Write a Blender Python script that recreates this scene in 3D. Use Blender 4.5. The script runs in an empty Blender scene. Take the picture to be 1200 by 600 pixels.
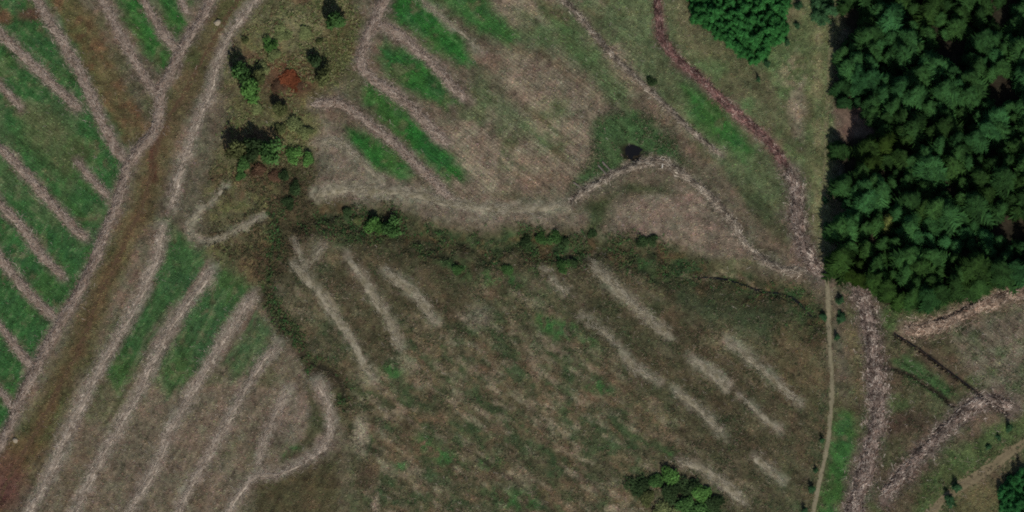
import bpy, math, random
import numpy as np
from mathutils import Vector

# ---------------------------------------------------------------- camera, sky, sun, exposure
sc = bpy.context.scene
col = sc.collection
MPP = 0.30                                    # metres on the ground per photo pixel
TILT = math.radians(17.0)                     # the aerial view looks a little from the south
DIST = 2500.0
cam_d = bpy.data.cameras.new('camera')
cam_d.sensor_width = 36.0
cam_d.lens = 36.0 * DIST / (1200 * MPP)
cam_d.clip_start = 10.0
cam_d.clip_end = 20000.0
cam = bpy.data.objects.new('camera', cam_d)
col.objects.link(cam)
cam.location = (0.0, -DIST * math.sin(TILT), DIST * math.cos(TILT))
cam.rotation_euler = (TILT, 0.0, 0.0)
sc.camera = cam

SUN_AZ, SUN_EL = math.radians(167.0), math.radians(40.0)
world = bpy.data.worlds.new('World')
sc.world = world
world.use_nodes = True
wn = world.node_tree
sky = wn.nodes.new('ShaderNodeTexSky')
sky.sky_type = 'NISHITA'
sky.sun_disc = False
sky.sun_elevation = SUN_EL
sky.sun_rotation = SUN_AZ
bg = wn.nodes['Background']
bg.inputs['Strength'].default_value = 0.06
wn.links.new(sky.outputs['Color'], bg.inputs['Color'])

sun_d = bpy.data.lights.new('sun', 'SUN')
sun_d.energy = 3.2
sun_d.angle = math.radians(0.5)
sun_d.color = (1.0, 0.96, 0.9)
sun = bpy.data.objects.new('sun', sun_d)
col.objects.link(sun)
sv = Vector((math.sin(SUN_AZ) * math.cos(SUN_EL), math.cos(SUN_AZ) * math.cos(SUN_EL), math.sin(SUN_EL)))
sun.rotation_euler = sv.to_track_quat('Z', 'Y').to_euler()
sun.location = (0, 0, 300)

sc.view_settings.view_transform = 'Standard'
sc.view_settings.look = 'None'
sc.view_settings.exposure = 0.55
sc.view_settings.gamma = 1.0
sc.render.engine = 'CYCLES'
sc.cycles.max_bounces = 4
sc.cycles.diffuse_bounces = 2
sc.cycles.use_denoising = False
sc.cycles.sample_clamp_direct = 3.0
sc.cycles.sample_clamp_indirect = 2.0
sc.cycles.filter_width = 2.0                 # soft aerial optics

rng = np.random.default_rng(11)
random.seed(11)

# ---------------------------------------------------------------- projection helpers
ct, st = math.cos(TILT), math.sin(TILT)
CAM = np.array([0.0, -DIST * st, DIST * ct])
FPX = cam_d.lens / 36.0 * 1200.0


def proj(x, y, z=0.0):
    """world -> photo pixel"""
    rx, ry, rz = x - CAM[0], y - CAM[1], z - CAM[2]
    yc = ry * ct + rz * st
    zc = -(-ry * st + rz * ct)
    return 600 + FPX * rx / zc, 300 - FPX * yc / zc


def at(px, py, z=0.0):
    """photo pixel -> point on the level z"""
    px = np.asarray(px, float)
    py = np.asarray(py, float)
    dx = (px - 600) / FPX
    dyc = (300 - py) / FPX
    dy = dyc * ct + 1.0 * st
    dz = dyc * st - 1.0 * ct
    t = (z - CAM[2]) / dz
    return CAM[0] + dx * t, CAM[1] + dy * t


# ---------------------------------------------------------------- noise and colour helpers
_tab = np.random.default_rng(3).random((64, 256, 256)).astype(np.float32)


def vn(x, y, seed=0):
    x = np.asarray(x, np.float64)
    y = np.asarray(y, np.float64)
    xi = np.floor(x).astype(np.int64)
    yi = np.floor(y).astype(np.int64)
    fx = x - xi
    fy = y - yi
    fx = fx * fx * (3 - 2 * fx)
    fy = fy * fy * (3 - 2 * fy)
    t = _tab[seed % 64]
    a = t[xi & 255, yi & 255]
    b = t[(xi + 1) & 255, yi & 255]
    c = t[xi & 255, (yi + 1) & 255]
    d = t[(xi + 1) & 255, (yi + 1) & 255]
    return (a * (1 - fx) + b * fx) * (1 - fy) + (c * (1 - fx) + d * fx) * fy


def fbm(x, y, scale, octv=3, seed=0):
    """-1..1 fractal noise; scale is the size of the largest feature"""
    s = 0.0
    amp = 1.0
    tot = 0.0
    f = 1.0 / scale
    for o in range(octv):
        s = s + amp * (vn(x * f + 17.3 * o, y * f - 9.1 * o, seed + o) * 2 - 1)
        tot += amp
        amp *= 0.55
        f *= 2.1
    return s / tot * 1.6


def sm(a, b, x):
    t = np.clip((x - a) / (b - a), 0, 1)
    return t * t * (3 - 2 * t)


def lin(c, k=1.0):
    c = np.asarray(c, float) / 255.0
    return np.where(c <= 0.04045, c / 12.92, ((c + 0.055) / 1.055) ** 2.4) * k


def spline(pts, step):
    """Catmull-Rom resampling"""
    p = np.asarray(pts, float)
    if len(p) == 2:
        p = np.array([p[0], (p[0] + p[1]) / 2, p[1]])
    q = np.vstack([2 * p[0] - p[1], p, 2 * p[-1] - p[-2]])
    out = []
    for i in range(1, len(q) - 2):
        L = np.linalg.norm(q[i + 1] - q[i])
        n = max(2, int(L / step))
        for t in np.linspace(0, 1, n, endpoint=False):
            a, b, c, d = q[i - 1], q[i], q[i + 1], q[i + 2]
            out.append(0.5 * ((2 * b) + (c - a) * t + (2 * a - 5 * b + 4 * c - d) * t * t + (3 * b - a - 3 * c + d) * t ** 3))
    out.append(p[-1])
    return np.array(out)


# ---------------------------------------------------------------- ground grid
STEP = 0.46
X0, X1, Y0, Y1 = -196.0, 196.0, -112.0, 112.0
xs = np.arange(X0, X1, STEP)
ys = np.arange(Y0, Y1, STEP)
NX, NY = len(xs), len(ys)
GX, GY = np.meshgrid(xs, ys)
PX, PY = proj(GX, GY, 0.0)                    # photo pixels of each ground vertex
WX = PX + 3.2 * fbm(GX, GY, 7.0, 3, 1) + 1.2 * fbm(GX, GY, 1.6, 2, 5)
WY = PY + 3.2 * fbm(GX, GY, 7.0, 3, 9) + 1.2 * fbm(GX, GY, 1.6, 2, 13)


def d_stroke(pts, pad, ax=None, ay=None, step=5.0):
    """distance (px) of ground vertices to a polyline, inf far from it"""
    ax = WX if ax is None else ax
    ay = WY if ay is None else ay
    p = spline(pts, step)
    D = np.full(GX.shape, 1e6)
    for a, b in zip(p[:-1], p[1:]):
        lo = np.minimum(a, b) - pad - 8
        hi = np.maximum(a, b) + pad + 8
        wx0, wy0 = at(lo[0], hi[1])
        wx1, wy1 = at(hi[0], lo[1])
        i0, i1 = np.searchsorted(xs, [wx0 - 1, wx1 + 1])
        j0, j1 = np.searchsorted(ys, [wy0 - 1, wy1 + 1])
        if i1 <= i0 or j1 <= j0:
            continue
        sx, sy = ax[j0:j1, i0:i1], ay[j0:j1, i0:i1]
        v = b - a
        t = np.clip(((sx - a[0]) * v[0] + (sy - a[1]) * v[1]) / (v @ v + 1e-9), 0, 1)
        d = np.hypot(sx - a[0] - t * v[0], sy - a[1] - t * v[1])
        D[j0:j1, i0:i1] = np.minimum(D[j0:j1, i0:i1], d)
    return D


def m_stroke(pts, w, soft=5.0):
    return sm(w / 2 + soft, w / 2 - soft * 0.6, d_stroke(pts, w / 2 + soft))


def m_poly(pts, soft=6.0, ax=None, ay=None):
    """soft polygon mask in photo pixels"""
    ax = WX if ax is None else ax
    ay = WY if ay is None else ay
    p = np.asarray(pts, float)
    inside = np.zeros(ax.shape, bool)
    D = np.full(ax.shape, 1e6)
    n = len(p)
    for i in range(n):
        a, b = p[i], p[(i + 1) % n]
        cond = ((a[1] > ay) != (b[1] > ay))
        with np.errstate(divide='ignore', invalid='ignore'):
            xi = (b[0] - a[0]) * (ay - a[1]) / (b[1] - a[1] + 1e-12) + a[0]
        inside ^= cond & (ax < xi)
        v = b - a
        t = np.clip(((ax - a[0]) * v[0] + (ay - a[1]) * v[1]) / (v @ v + 1e-9), 0, 1)
        D = np.minimum(D, np.hypot(ax - a[0] - t * v[0], ay - a[1] - t * v[1]))
    s = np.where(inside, -D, D)
    return sm(soft, -soft, s)


def m_ell(cx, cy, rx, ry, soft=0.35):
    d = np.hypot((WX - cx) / rx, (WY - cy) / ry)
    return sm(1 + soft, 1 - soft, d)


def in_poly(x, y, pts):
    r = False
    n = len(pts)
    for i in range(n):
        a, b = pts[i], pts[(i + 1) % n]
        if (a[1] > y) != (b[1] > y) and x < (b[0] - a[0]) * (y - a[1]) / (b[1] - a[1]) + a[0]:
            r = not r
    return r


# ---------------------------------------------------------------- traced lines (photo pixels)
STREAM = [(345, 262), (385, 252), (420, 262), (455, 270), (500, 284), (560, 292), (620, 290), (680, 292), (735, 296),
          (785, 312), (815, 326), (850, 328), (890, 341), (925, 348), (952, 372)]
GULLY = [(322, 250), (318, 300), (312, 338), (333, 378), (350, 402), (362, 420), (390, 440), (402, 470)]
DRAINS = [
    ([(1048, 391), (1075, 408), (1105, 430), (1140, 456), (1180, 484)], 5.0, 1.2),
    ([(1032, 428), (1060, 437), (1090, 455), (1118, 476)], 5.0, 0.7),
    ([(1098, 374), (1120, 366), (1142, 352)], 4.5, 0.9),
    ([(545, 525), (590, 555), (640, 590), (660, 610)], 4.0, 0.3),
]
BROWN_TRACK = [(286, -12), (266, 20), (246, 55), (228, 85), (212, 115), (196, 145), (184, 175), (178, 205), (165, 245),
               (150, 275), (138, 305), (120, 340), (105, 375), (92, 410), (76, 440), (58, 478), (40, 510), (16, 550), (-8, 600)]

# each line of brash: points, width px, height m, style, label
ROWS = [
    ([(-10, 32), (18, 56), (45, 82), (70, 107), (92, 129)], 13, .5, 'pink', 'pinkish brash row entering at the left edge, highest of the left-edge rows'),
    ([(36, -12), (50, 10), (60, 28), (73, 50), (90, 78), (105, 110), (118, 140), (130, 165), (145, 188)], 14, .5, 'pink', 'long pink-grey brash row from the top left corner to the dividing brash line'),
    ([(-10, 92), (10, 110), (24, 126)], 10, .35, 'pink', 'short faded brash stub at the left edge, second from the top'),
    ([(-10, 166), (15, 188), (40, 215), (62, 240), (85, 265), (101, 279)], 12, .55, 'pink', 'straight brash row from the left edge, ending in grass below the isolated row'),
    ([(88, 188), (105, 207), (127, 232)], 9, .4, 'pink', 'short isolated brash row lying in green grass, touching no edge of the photo'),
    ([(-10, 226), (8, 248), (28, 268), (42, 290), (60, 312), (73, 324)], 12, .5, 'pink', 'ragged brash row at the left edge just below mid height, ending in grass'),
    ([(-10, 290), (10, 315), (30, 340), (46, 357), (64, 372)], 12, .5, 'pink', 'brash row at the left edge running into the dividing line beside the brown track'),
    ([(-10, 370), (10, 395), (25, 415), (42, 433)], 11, .5, 'pink', 'short brash row meeting the dividing line low on the left side'),
    ([(-10, 448), (5, 465), (17, 482)], 9, .45, 'pink', 'lowest and shortest brash row at the left edge'),
    ([(252, -12), (238, 18), (224, 40), (212, 60), (197, 88), (188, 108), (186, 132), (182, 152), (165, 172), (150, 192), (144, 212),
      (136, 236), (128, 260), (118, 285), (110, 306), (95, 335), (81, 360), (70, 380), (56, 402), (46, 422), (37, 441), (28, 457), (18, 482), (9, 503), (-4, 530)],
     13, .6, 'pink', 'longest brash line, dividing the left grass lanes from the brown track'),
    ([(113, -12), (128, 15), (140, 38), (155, 65), (168, 88), (182, 110)], 12, .5, 'pink', 'brash row right of the rust brown strip, running down to the dividing line'),
    ([(163, -12), (180, 22), (193, 42), (208, 62)], 11, .5, 'pink', 'brash row between two green strips at the top, joining the dividing line'),
    ([(206, -12), (213, 4), (220, 16)], 9, .4, 'pink', 'tiny brash stub at the top edge beside the dividing line'),
    ([(312, -12), (290, 12), (272, 35), (258, 65), (250, 95), (243, 115), (230, 145), (222, 170), (212, 195), (205, 225), (200, 243)], 13, .3, 'rut',
     'pale grey brash mat curving down beside the shrubs from the top edge'),
    ([(190, 266), (185, 300), (172, 330), (160, 355), (143, 385), (125, 415), (108, 448), (90, 488), (74, 520), (62, 550), (45, 580), (26, 612)], 15, .3, 'rut',
     'rutted brash mat nearest the brown track, leftmost of the lower parallel mats'),
    ([(249, 315), (228, 345), (205, 375), (188, 405), (172, 440), (158, 470), (138, 502), (120, 535), (102, 570), (82, 612)], 15, .3, 'rut',
     'second rutted brash mat from the brown track among the lower parallel mats'),
    ([(299, 344), (280, 370), (258, 405), (240, 435), (222, 465), (202, 500), (192, 525), (175, 560), (147, 612)], 15, .3, 'rut',
     'third rutted brash mat from the brown track among the lower parallel mats'),
    ([(326, 404), (306, 425), (288, 455), (268, 490), (250, 525), (232, 555), (202, 612)], 13, .3, 'rut',
     'fourth rutted brash mat, ending just left of the looped mat'),
    ([(338, 454), (325, 480), (312, 510), (303, 544)], 12, .25, 'rut', 'faint straight brash mat inside the loop'),
    ([(372, 444), (382, 470), (387, 495), (384, 515), (372, 531), (350, 545), (325, 555), (303, 557), (283, 575), (259, 612)], 11, .3, 'rut',
     'brash mat bending round in a hooked loop at the bottom'),
    ([(456, -12), (441, 20), (429, 45), (423, 72), (434, 91), (455, 105), (475, 120), (500, 145), (526, 168)], 14, .5, 'pink',
     'brash row from the top edge with a sharp elbow, between the shrubs and bright grass'),
    ([(441, 28), (465, 38), (490, 60), (515, 82), (526, 97), (546, 118)], 13, .45, 'pink', 'brash branch leaving the elbowed row near the top, between two vivid grass strips'),
    ([(366, 122), (395, 120), (415, 132), (445, 155), (470, 175), (490, 195), (510, 215), (530, 234)], 12, .45, 'pink',
     'arched brash row between the two lower vivid grass strips'),
    ([(370, 166), (395, 165), (415, 180), (432, 198), (446, 212)], 8, .35, 'pale', 'thin pale brash row under the lowest vivid grass strip'),
    ([(366, 229), (390, 221), (420, 222), (460, 224), (490, 228), (520, 236), (560, 243), (600, 245), (640, 243), (664, 238)],
     14, .4, 'pale', 'pale brash line along the bank above the dark stream hollow'),
    ([(666, 237), (690, 222), (706, 212), (726, 202), (750, 193), (776, 190), (790, 197), (806, 210), (822, 222), (840, 240), (858, 262), (872, 285), (890, 302), (915, 315), (944, 317)],
     11, .5, 'grey', 'winding grey brash line arching below the black pool to the path crossing'),
    ([(484, -12), (500, 5), (520, 22), (545, 42), (566, 60)], 7, .3, 'pale', 'faint thin brash streak between the two vivid green strips at the top'),
    ([(648, -12), (668, 8), (681, 22), (700, 45), (715, 62), (735, 82), (755, 101), (770, 115), (790, 135), (808, 152), (825, 166), (846, 183)], 7, .5, 'grey',
     'narrow straight brash line from the top edge passing right of the black pool'),
    ([(769, -12), (772, 20), (775, 45), (785, 60), (800, 75), (820, 92), (840, 112), (860, 130), (885, 150), (905, 172), (922, 195)], 11, .6, 'red',
     'dark reddish brash row from the top edge, left of the bright young conifer thicket'),
    ([(924, 198), (931, 222), (935, 250), (939, 280), (947, 302), (962, 322)], 16, .7, 'purple', 'purplish lumpy brash heap running down beside the narrow path to the crossing'),
    ([(1003, 328), (1012, 348), (1017, 372), (1021, 400), (1025, 430), (1028, 460), (1027, 490), (1021, 520), (1014, 550), (1004, 580), (995, 612)], 20, .8, 'purple',
     'widest lumpy purple-grey brash row, right of the narrow path below the forest corner'),
    ([(1060, 386), (1085, 386), (1110, 376), (1135, 366), (1165, 353), (1190, 345), (1212, 337)], 17, .6, 'tan', 'wide tan brash bank below the forest, reaching the right edge'),
    ([(1036, 582), (1050, 565), (1067, 545), (1086, 525), (1106, 505), (1126, 486), (1146, 471), (1168, 470), (1184, 478)], 17, .7, 'purple',
     'purple-grey brash heap slanting up to the end of the straight dark ditch'),
    ([(343, 308), (358, 325), (375, 345), (395, 375), (410, 395), (425, 425), (438, 442)], 13, .4, 'pale', 'pale brash row just right of the gully, longest of three below the stream'),
    ([(407, 300), (420, 320), (440, 350), (455, 375), (469, 407)], 13, .4, 'pale', 'straight pale brash row, middle of three below the stream'),
    ([(451, 319), (475, 335), (495, 355), (509, 377)], 15, .4, 'pale', 'short broad pale brash row, rightmost of three below the stream'),
    ([(691, 307), (705, 320), (725, 340), (745, 360), (765, 378), (784, 394)], 14, .45, 'pale', 'clearest pale brash row starting at the stream in the lower middle field'),
    ([(728, 414), (745, 430), (771, 447)], 12, .35, 'pale', 'short pale brash patch in the middle of the lower field, left of the row pieces'),
    ([(682, 371), (703, 386), (722, 403)], 10, .25, 'pale', 'faint grey brash streak beside a bright green spot in the lower field'),
    ([(811, 419), (830, 435), (854, 454)], 12, .35, 'pale', 'pale brash piece in line below the clearest row of the lower field'),
    ([(853, 399), (875, 418), (900, 440), (938, 473)], 11, .35, 'pale', 'long pale brash streak nearest the narrow path in the lower field'),
    ([(789, 459), (815, 475), (838, 498), (848, 511)], 11, .35, 'pale', 'pale brash piece in the lower field above the bottom shrub clump'),
    ([(867, 464), (890, 485), (912, 504)], 10, .3, 'pale', 'weak pale brash piece low in the field, below the streak nearest the path'),
    ([(880, 535), (900, 550), (917, 564)], 12, .35, 'pale', 'lowest pale brash piece toward the bottom right of the lower field'),
    ([(794, 540), (820, 548), (845, 565), (872, 590)], 13, .4, 'pale', 'curved pale brash row arching over the bottom shrub clump'),
    ([(636, 318), (650, 332), (664, 344)], 9, .25, 'pale', 'small faint brash patch just below the stream at the photo middle'),
    ([(264, 216), (250, 234), (234, 248), (220, 262), (226, 280)], 8, .3, 'pale', 'bent pale brash line left of the gully, upper arm of the fork'),
    ([(238, 283), (258, 277), (278, 268), (308, 253)], 8, .3, 'pale', 'straight pale brash line left of the gully, lower arm of the fork'),
    ([(345, 283), (356, 308)], 8, .3, 'pale', 'tiny pale brash spur at the head of the gully, left arm of a small V'),
    ([(379, 286), (368, 303), (360, 316)], 6, .3, 'pale', 'tiny pale brash spur, right arm of a small V beside the gully'),
]

# ---------------------------------------------------------------- terrain height
H = 0.35 * fbm(GX, GY, 60, 3, 20) + 0.10 * fbm(GX, GY, 9, 3, 24) + 0.07 * fbm(GX, GY, 2.2, 2, 28)
SWX, SWY = PX + 9 * fbm(GX, GY, 9, 3, 2), PY + 9 * fbm(GX, GY, 9, 3, 6)
d_st = d_stroke(STREAM, 50, SWX, SWY)
H -= (1.5 * np.exp(-(np.minimum(d_st, 200) / 17.0) ** 2) + 0.2 * np.exp(-(np.minimum(d_st, 200) / 4.0) ** 2)) * (1 + 0.4 * fbm(GX, GY, 6, 3, 8))
d_gu = d_stroke(GULLY, 40, SWX, SWY)
H -= 0.8 * np.exp(-(np.minimum(d_gu, 200) / 9.0) ** 2)
DR = []
for pts, w, dep in DRAINS:
    d = d_stroke(pts, 12, PX + 0.8 * fbm(GX, GY, 3, 2, 3), PY + 0.8 * fbm(GX, GY, 3, 2, 4))
    DR.append(d)
    H -= dep * np.exp(-(np.minimum(d, 100) / (w * 0.5)) ** 2)
d_pool = np.hypot((PX - 739 + 3 * fbm(GX, GY, 3, 2, 36)) / 13.0, (PY - 178 + 3 * fbm(GX, GY, 3, 2, 38)) / 9.0)
H -= 1.1 * sm(1.5, 0.6, d_pool + 0.25 * fbm(GX, GY, 4, 2, 31))
# plough lines: low ridges running from upper left to lower right
ua, va = PX * 0.64 - PY * 0.77, PX * 0.77 + PY * 0.64
lower_left = m_poly([(-150, 270), (240, 255), (330, 330), (410, 450), (420, 760), (-150, 760)], 10)
ub = PX * 0.87 + PY * 0.50
uc = ua * (1 - (lower_left > 0.5)) + ub * (lower_left > 0.5)
vcross = np.where(lower_left > 0.5, PY * 0.87 - PX * 0.5, va)
streak = vn(uc / 2.6 + 0.6 * fbm(GX, GY, 8, 2, 40), vcross / 26.0, 41) * 2 - 1
streak2 = vn(uc / 4.8 + 0.6 * fbm(GX, GY, 8, 2, 42), vcross / 60.0, 43) * 2 - 1
H += 0.06 * streak + 0.05 * streak2


def hz(x, y):
    """ground height by bilinear lookup"""
    fx = np.clip((np.asarray(x) - X0) / STEP, 0, NX - 1.001)
    fy = np.clip((np.asarray(y) - Y0) / STEP, 0, NY - 1.001)
    i, j = fx.astype(int), fy.astype(int)
    a, b = fx - i, fy - j
    return (H[j, i] * (1 - a) + H[j, i + 1] * a) * (1 - b) + (H[j + 1, i] * (1 - a) + H[j + 1, i + 1] * a) * b


def sample(A, x, y):
    i = np.clip(((np.asarray(x) - X0) / STEP).astype(int), 0, NX - 1)
    j = np.clip(((np.asarray(y) - Y0) / STEP).astype(int), 0, NY - 1)
    return A[j, i]


# ---------------------------------------------------------------- ground cover colours
K = 1.0
n_big = fbm(GX, GY, 34, 3, 50)
n_mid = fbm(GX, GY, 9, 3, 53)
n_sm = fbm(GX, GY, 2.2, 4, 56)
n_hue = fbm(GX, GY, 14, 3, 59)
n_hue2 = fbm(GX, GY, 3.5, 2, 62)
C = np.zeros(GX.shape + (3,))


def paint(mask, rgb, op=1.0):
    global C
    m = np.clip(mask * op, 0, 1)[..., None]
    C = C * (1 - m) + lin(rgb, K) * m


AA, AB = (GX * 0.77 - GY * 0.64) * 0.42, GX * 0.64 + GY * 0.77       # stretched along the old plough lines


def an(scale, seed):
    return fbm(AA + 0.8 * n_sm, AB + 0.8 * n_sm, scale, 4, seed)


C[:] = lin((88, 80, 66), K)
paint(sm(-0.1, 0.7, n_hue), (74, 74, 50), 0.7)                              # olive moss
paint(sm(0.15, 0.8, n_mid), (98, 80, 68), 0.6)                              # dry bracken
# upper middle: tan stubble
tan = m_poly([(560, -60), (690, -60), (760, 60), (720, 150), (700, 215), (560, 240), (480, 215), (545, 130), (600, 80)], 16)
paint(tan, (108, 96, 82), 0.85)
paint(tan * sm(-0.1, 0.6, n_hue), (72, 84, 54), 0.75)
paint(tan * sm(0.1, 0.7, an(5, 88)), (92, 74, 58), 0.5)
paint(tan * sm(0.1, 0.7, n_mid * 0.6 + streak2 * 0.6), (120, 106, 90), 0.6)
paint(m_poly([(372, 130), (440, 200), (520, 235), (700, 250), (690, 270), (560, 268), (430, 244), (366, 226)], 8), (100, 90, 78), 0.8)
paint(m_poly([(720, 240), (800, 218), (850, 250), (880, 300), (800, 302), (715, 268)], 7), (110, 96, 84), 0.85)
olive_r = m_poly([(690, -60), (775, -60), (800, 80), (900, 180), (930, 230), (900, 260), (830, 180), (740, 80)], 10)
paint(olive_r, (76, 88, 58), 0.75)
paint(m_poly([(780, -60), (980, -60), (972, 300), (930, 220), (860, 120), (785, 55)], 8), (82, 84, 58), 0.75)
paint(m_poly([(935, -60), (978, -60), (975, 310), (955, 300), (945, 200), (950, 90)], 8), (88, 92, 62), 0.75)
paint(m_stroke([(962, -20), (960, 60), (958, 140), (955, 230), (952, 300)], 7, 6) * sm(-0.5, 0.4, n_mid), (108, 100, 76), 0.6)
paint(m_poly([(790, 60), (880, 80), (930, 60), (915, 150), (870, 130)], 10) * sm(-0.4, 0.5, n_mid), (70, 92, 56), 0.6)
paint(m_poly([(890, 60), (945, 20), (950, 120), (945, 290), (932, 200), (900, 140)], 10) * sm(-0.5, 0.3, n_mid), (74, 90, 56), 0.6)
paint(m_ell(925, 85, 16, 22, 0.6) * sm(-0.6, 0.3, n_sm), (112, 98, 82), 0.6)
paint(m_poly([(925, 110), (945, 90), (940, 165), (928, 160)], 6), (128, 112, 98), 0.6)
# lower middle: dark olive and brown heath
south = m_poly([(330, 300), (420, 262), (560, 285), (760, 290), (850, 320), (950, 340), (975, 420), (955, 760), (380, 760), (410, 520), (395, 440), (340, 380)], 12)
paint(south, (80, 73, 55), 0.92)
paint(south * sm(-0.3, 0.9, an(7, 66)), (60, 66, 44), 0.75)
paint(south * sm(0.1, 0.9, fbm(GX, GY, 5, 4, 68)), (50, 64, 40), 0.65)
paint(south * sm(-0.1, 1.0, an(4, 70)), (88, 72, 55), 0.6)
paint(south * sm(0.0, 1.0, an(3, 73)), (104, 95, 78), 0.6)
paint(south * sm(0.1, 0.9, an(2, 75)), (48, 50, 34), 0.55)
mid_s = m_poly([(440, 380), (620, 330), (780, 500), (760, 760), (430, 760), (410, 470)], 25)
paint(mid_s * sm(-0.2, 0.9, an(3.2, 76)), (98, 80, 62), 0.7)
paint(mid_s * sm(-0.1, 0.7, fbm(AA * 1.6, AB, 4, 4, 79)), (48, 66, 40), 0.7)
paint(mid_s * sm(0.0, 0.9, an(2.4, 82)), (122, 110, 92), 0.65)
dk = m_poly([(400, 300), (560, 300), (540, 360), (470, 400), (440, 430), (380, 330)], 8)
paint(dk, (60, 54, 38), 0.5)
paint(m_poly([(715, 310), (820, 400), (930, 500), (960, 580), (860, 560), (740, 440), (660, 360), (670, 310)], 10), (62, 57, 41), 0.5)
paint(m_poly([(760, 310), (900, 340), (945, 375), (900, 400), (800, 370)], 10), (54, 62, 42), 0.7)
paint(m_poly([(900, 380), (965, 380), (960, 480), (915, 470)], 10), (84, 72, 52), 0.6)
paint(m_poly([(400, 530), (395, 610), (290, 640), (300, 565), (370, 545)], 10), (64, 58, 38), 0.8)
# lower left tan field
ll = m_poly([(150, 430), (250, 420), (340, 430), (375, 470), (370, 540), (300, 555), (260, 640), (20, 640)], 14)
paint(ll, (100, 88, 74), 0.85)
paint(ll * sm(0.1, 0.8, n_mid), (76, 66, 50), 0.6)
paint(ll * sm(0.2, 0.8, n_hue), (80, 82, 56), 0.6)
paint(m_ell(340, 485, 22, 34, 0.4), (108, 96, 84), 0.7)
paint(m_poly([(362, 450), (378, 500), (368, 520), (330, 545), (330, 535), (355, 515), (362, 490)], 4), (56, 60, 36), 0.7)
paint(m_ell(424, 512, 9, 22, 0.6), (136, 126, 108), 0.8)
paint(m_ell(440, 590, 5, 9, 0.6), (128, 112, 98), 0.7)
paint(m_ell(430, 560, 14, 18, 0.6), (72, 58, 46), 0.7)
paint(m_ell(560, 372, 14, 12, 0.7), (112, 106, 94), 0.5)
# left: green grass
GRASS = [
    [(-90, -60), (55, -60), (145, 190), (125, 280), (70, 380), (10, 500), (-90, 560)],
    [(60, -60), (80, -20), (98, 50), (115, 90), (140, 140), (150, 178), (135, 165), (105, 95), (78, 40), (52, -20)],
    [(125, -40), (160, -40), (196, 62), (200, 80), (180, 82), (150, 25)],
    [(172, -40), (215, -40), (222, 20), (208, 46), (192, 20)],
    [(190, 255), (220, 285), (250, 300), (215, 345), (175, 400), (140, 460), (120, 430), (165, 360), (192, 300)],
    [(255, 310), (295, 335), (275, 375), (250, 410), (225, 445), (195, 470), (185, 440), (215, 375)],
    [(300, 365), (325, 395), (300, 425), (272, 450), (262, 425), (285, 390)],
    [(462, -40), (500, -40), (512, 15), (545, 45), (552, 70), (535, 78), (500, 50), (455, 18)],
    [(500, -40), (545, -40), (575, 10), (610, 40), (600, 55), (555, 32), (515, 5)],
    [(450, 48), (475, 58), (500, 75), (525, 102), (534, 120), (522, 126), (495, 115), (460, 90), (444, 70)],
    [(430, 98), (450, 108), (480, 135), (515, 165), (540, 195), (545, 210), (525, 212), (495, 190), (455, 148), (425, 118)],
    [(405, 150), (420, 152), (450, 172), (475, 195), (482, 210), (465, 210), (440, 195), (412, 170)],
    [(800, 100), (830, 115), (855, 145), (885, 178), (870, 186), (845, 165), (812, 140)],
    [(1040, 420), (1060, 418), (1100, 440), (1118, 462), (1100, 462), (1070, 445)],
    [(975, 485), (1000, 480), (1000, 530), (985, 580), (970, 640), (945, 640), (965, 570)],
]
for i, g in enumerate(GRASS):
    mg = m_poly(g, 9, WX + 5 * streak2, WY + 5 * streak2)
    a = (46, 82, 42) if i in (0, 1, 4, 5, 6) else (36, 86, 34)
    op = [.95, .8, .9, .9, .85, .8, .6, .95, .85, .95, .97, .97, .85, .75, .8][i]
    paint(mg, a, op)
    paint(mg * sm(-0.1, 0.8, n_hue), (62, 82, 42), 0.5)
    paint(mg * sm(0.0, 0.9, n_mid + 0.6 * streak), (34, 60, 36), 0.6)
    paint(mg * sm(0.25, 0.9, fbm(GX, GY, 3.5, 4, 93)), (84, 78, 58), 0.6)
    paint(mg * sm(0.2, 0.9, 0.6 * streak + 0.5 * streak2 + 0.5 * n_sm), (82, 88, 62), 0.55 if i in (0, 1, 4, 5, 6) else 0.3)
lfade = m_poly([(-90, -60), (55, -60), (145, 190), (125, 280), (70, 380), (10, 500), (-90, 560)], 6)
paint(lfade * sm(0.15, 0.7, n_mid * 0.7 + n_big * 0.5), (74, 80, 54), 0.4)
paint(m_poly([(15, 115), (70, 140), (110, 180), (80, 215), (30, 170)], 12), (80, 80, 54), 0.55)
paint(m_ell(42, 18, 20, 8, 0.6), (86, 56, 50), 0.8)
paint(m_ell(5, 22, 10, 8, 0.6), (96, 66, 52), 0.8)
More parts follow.
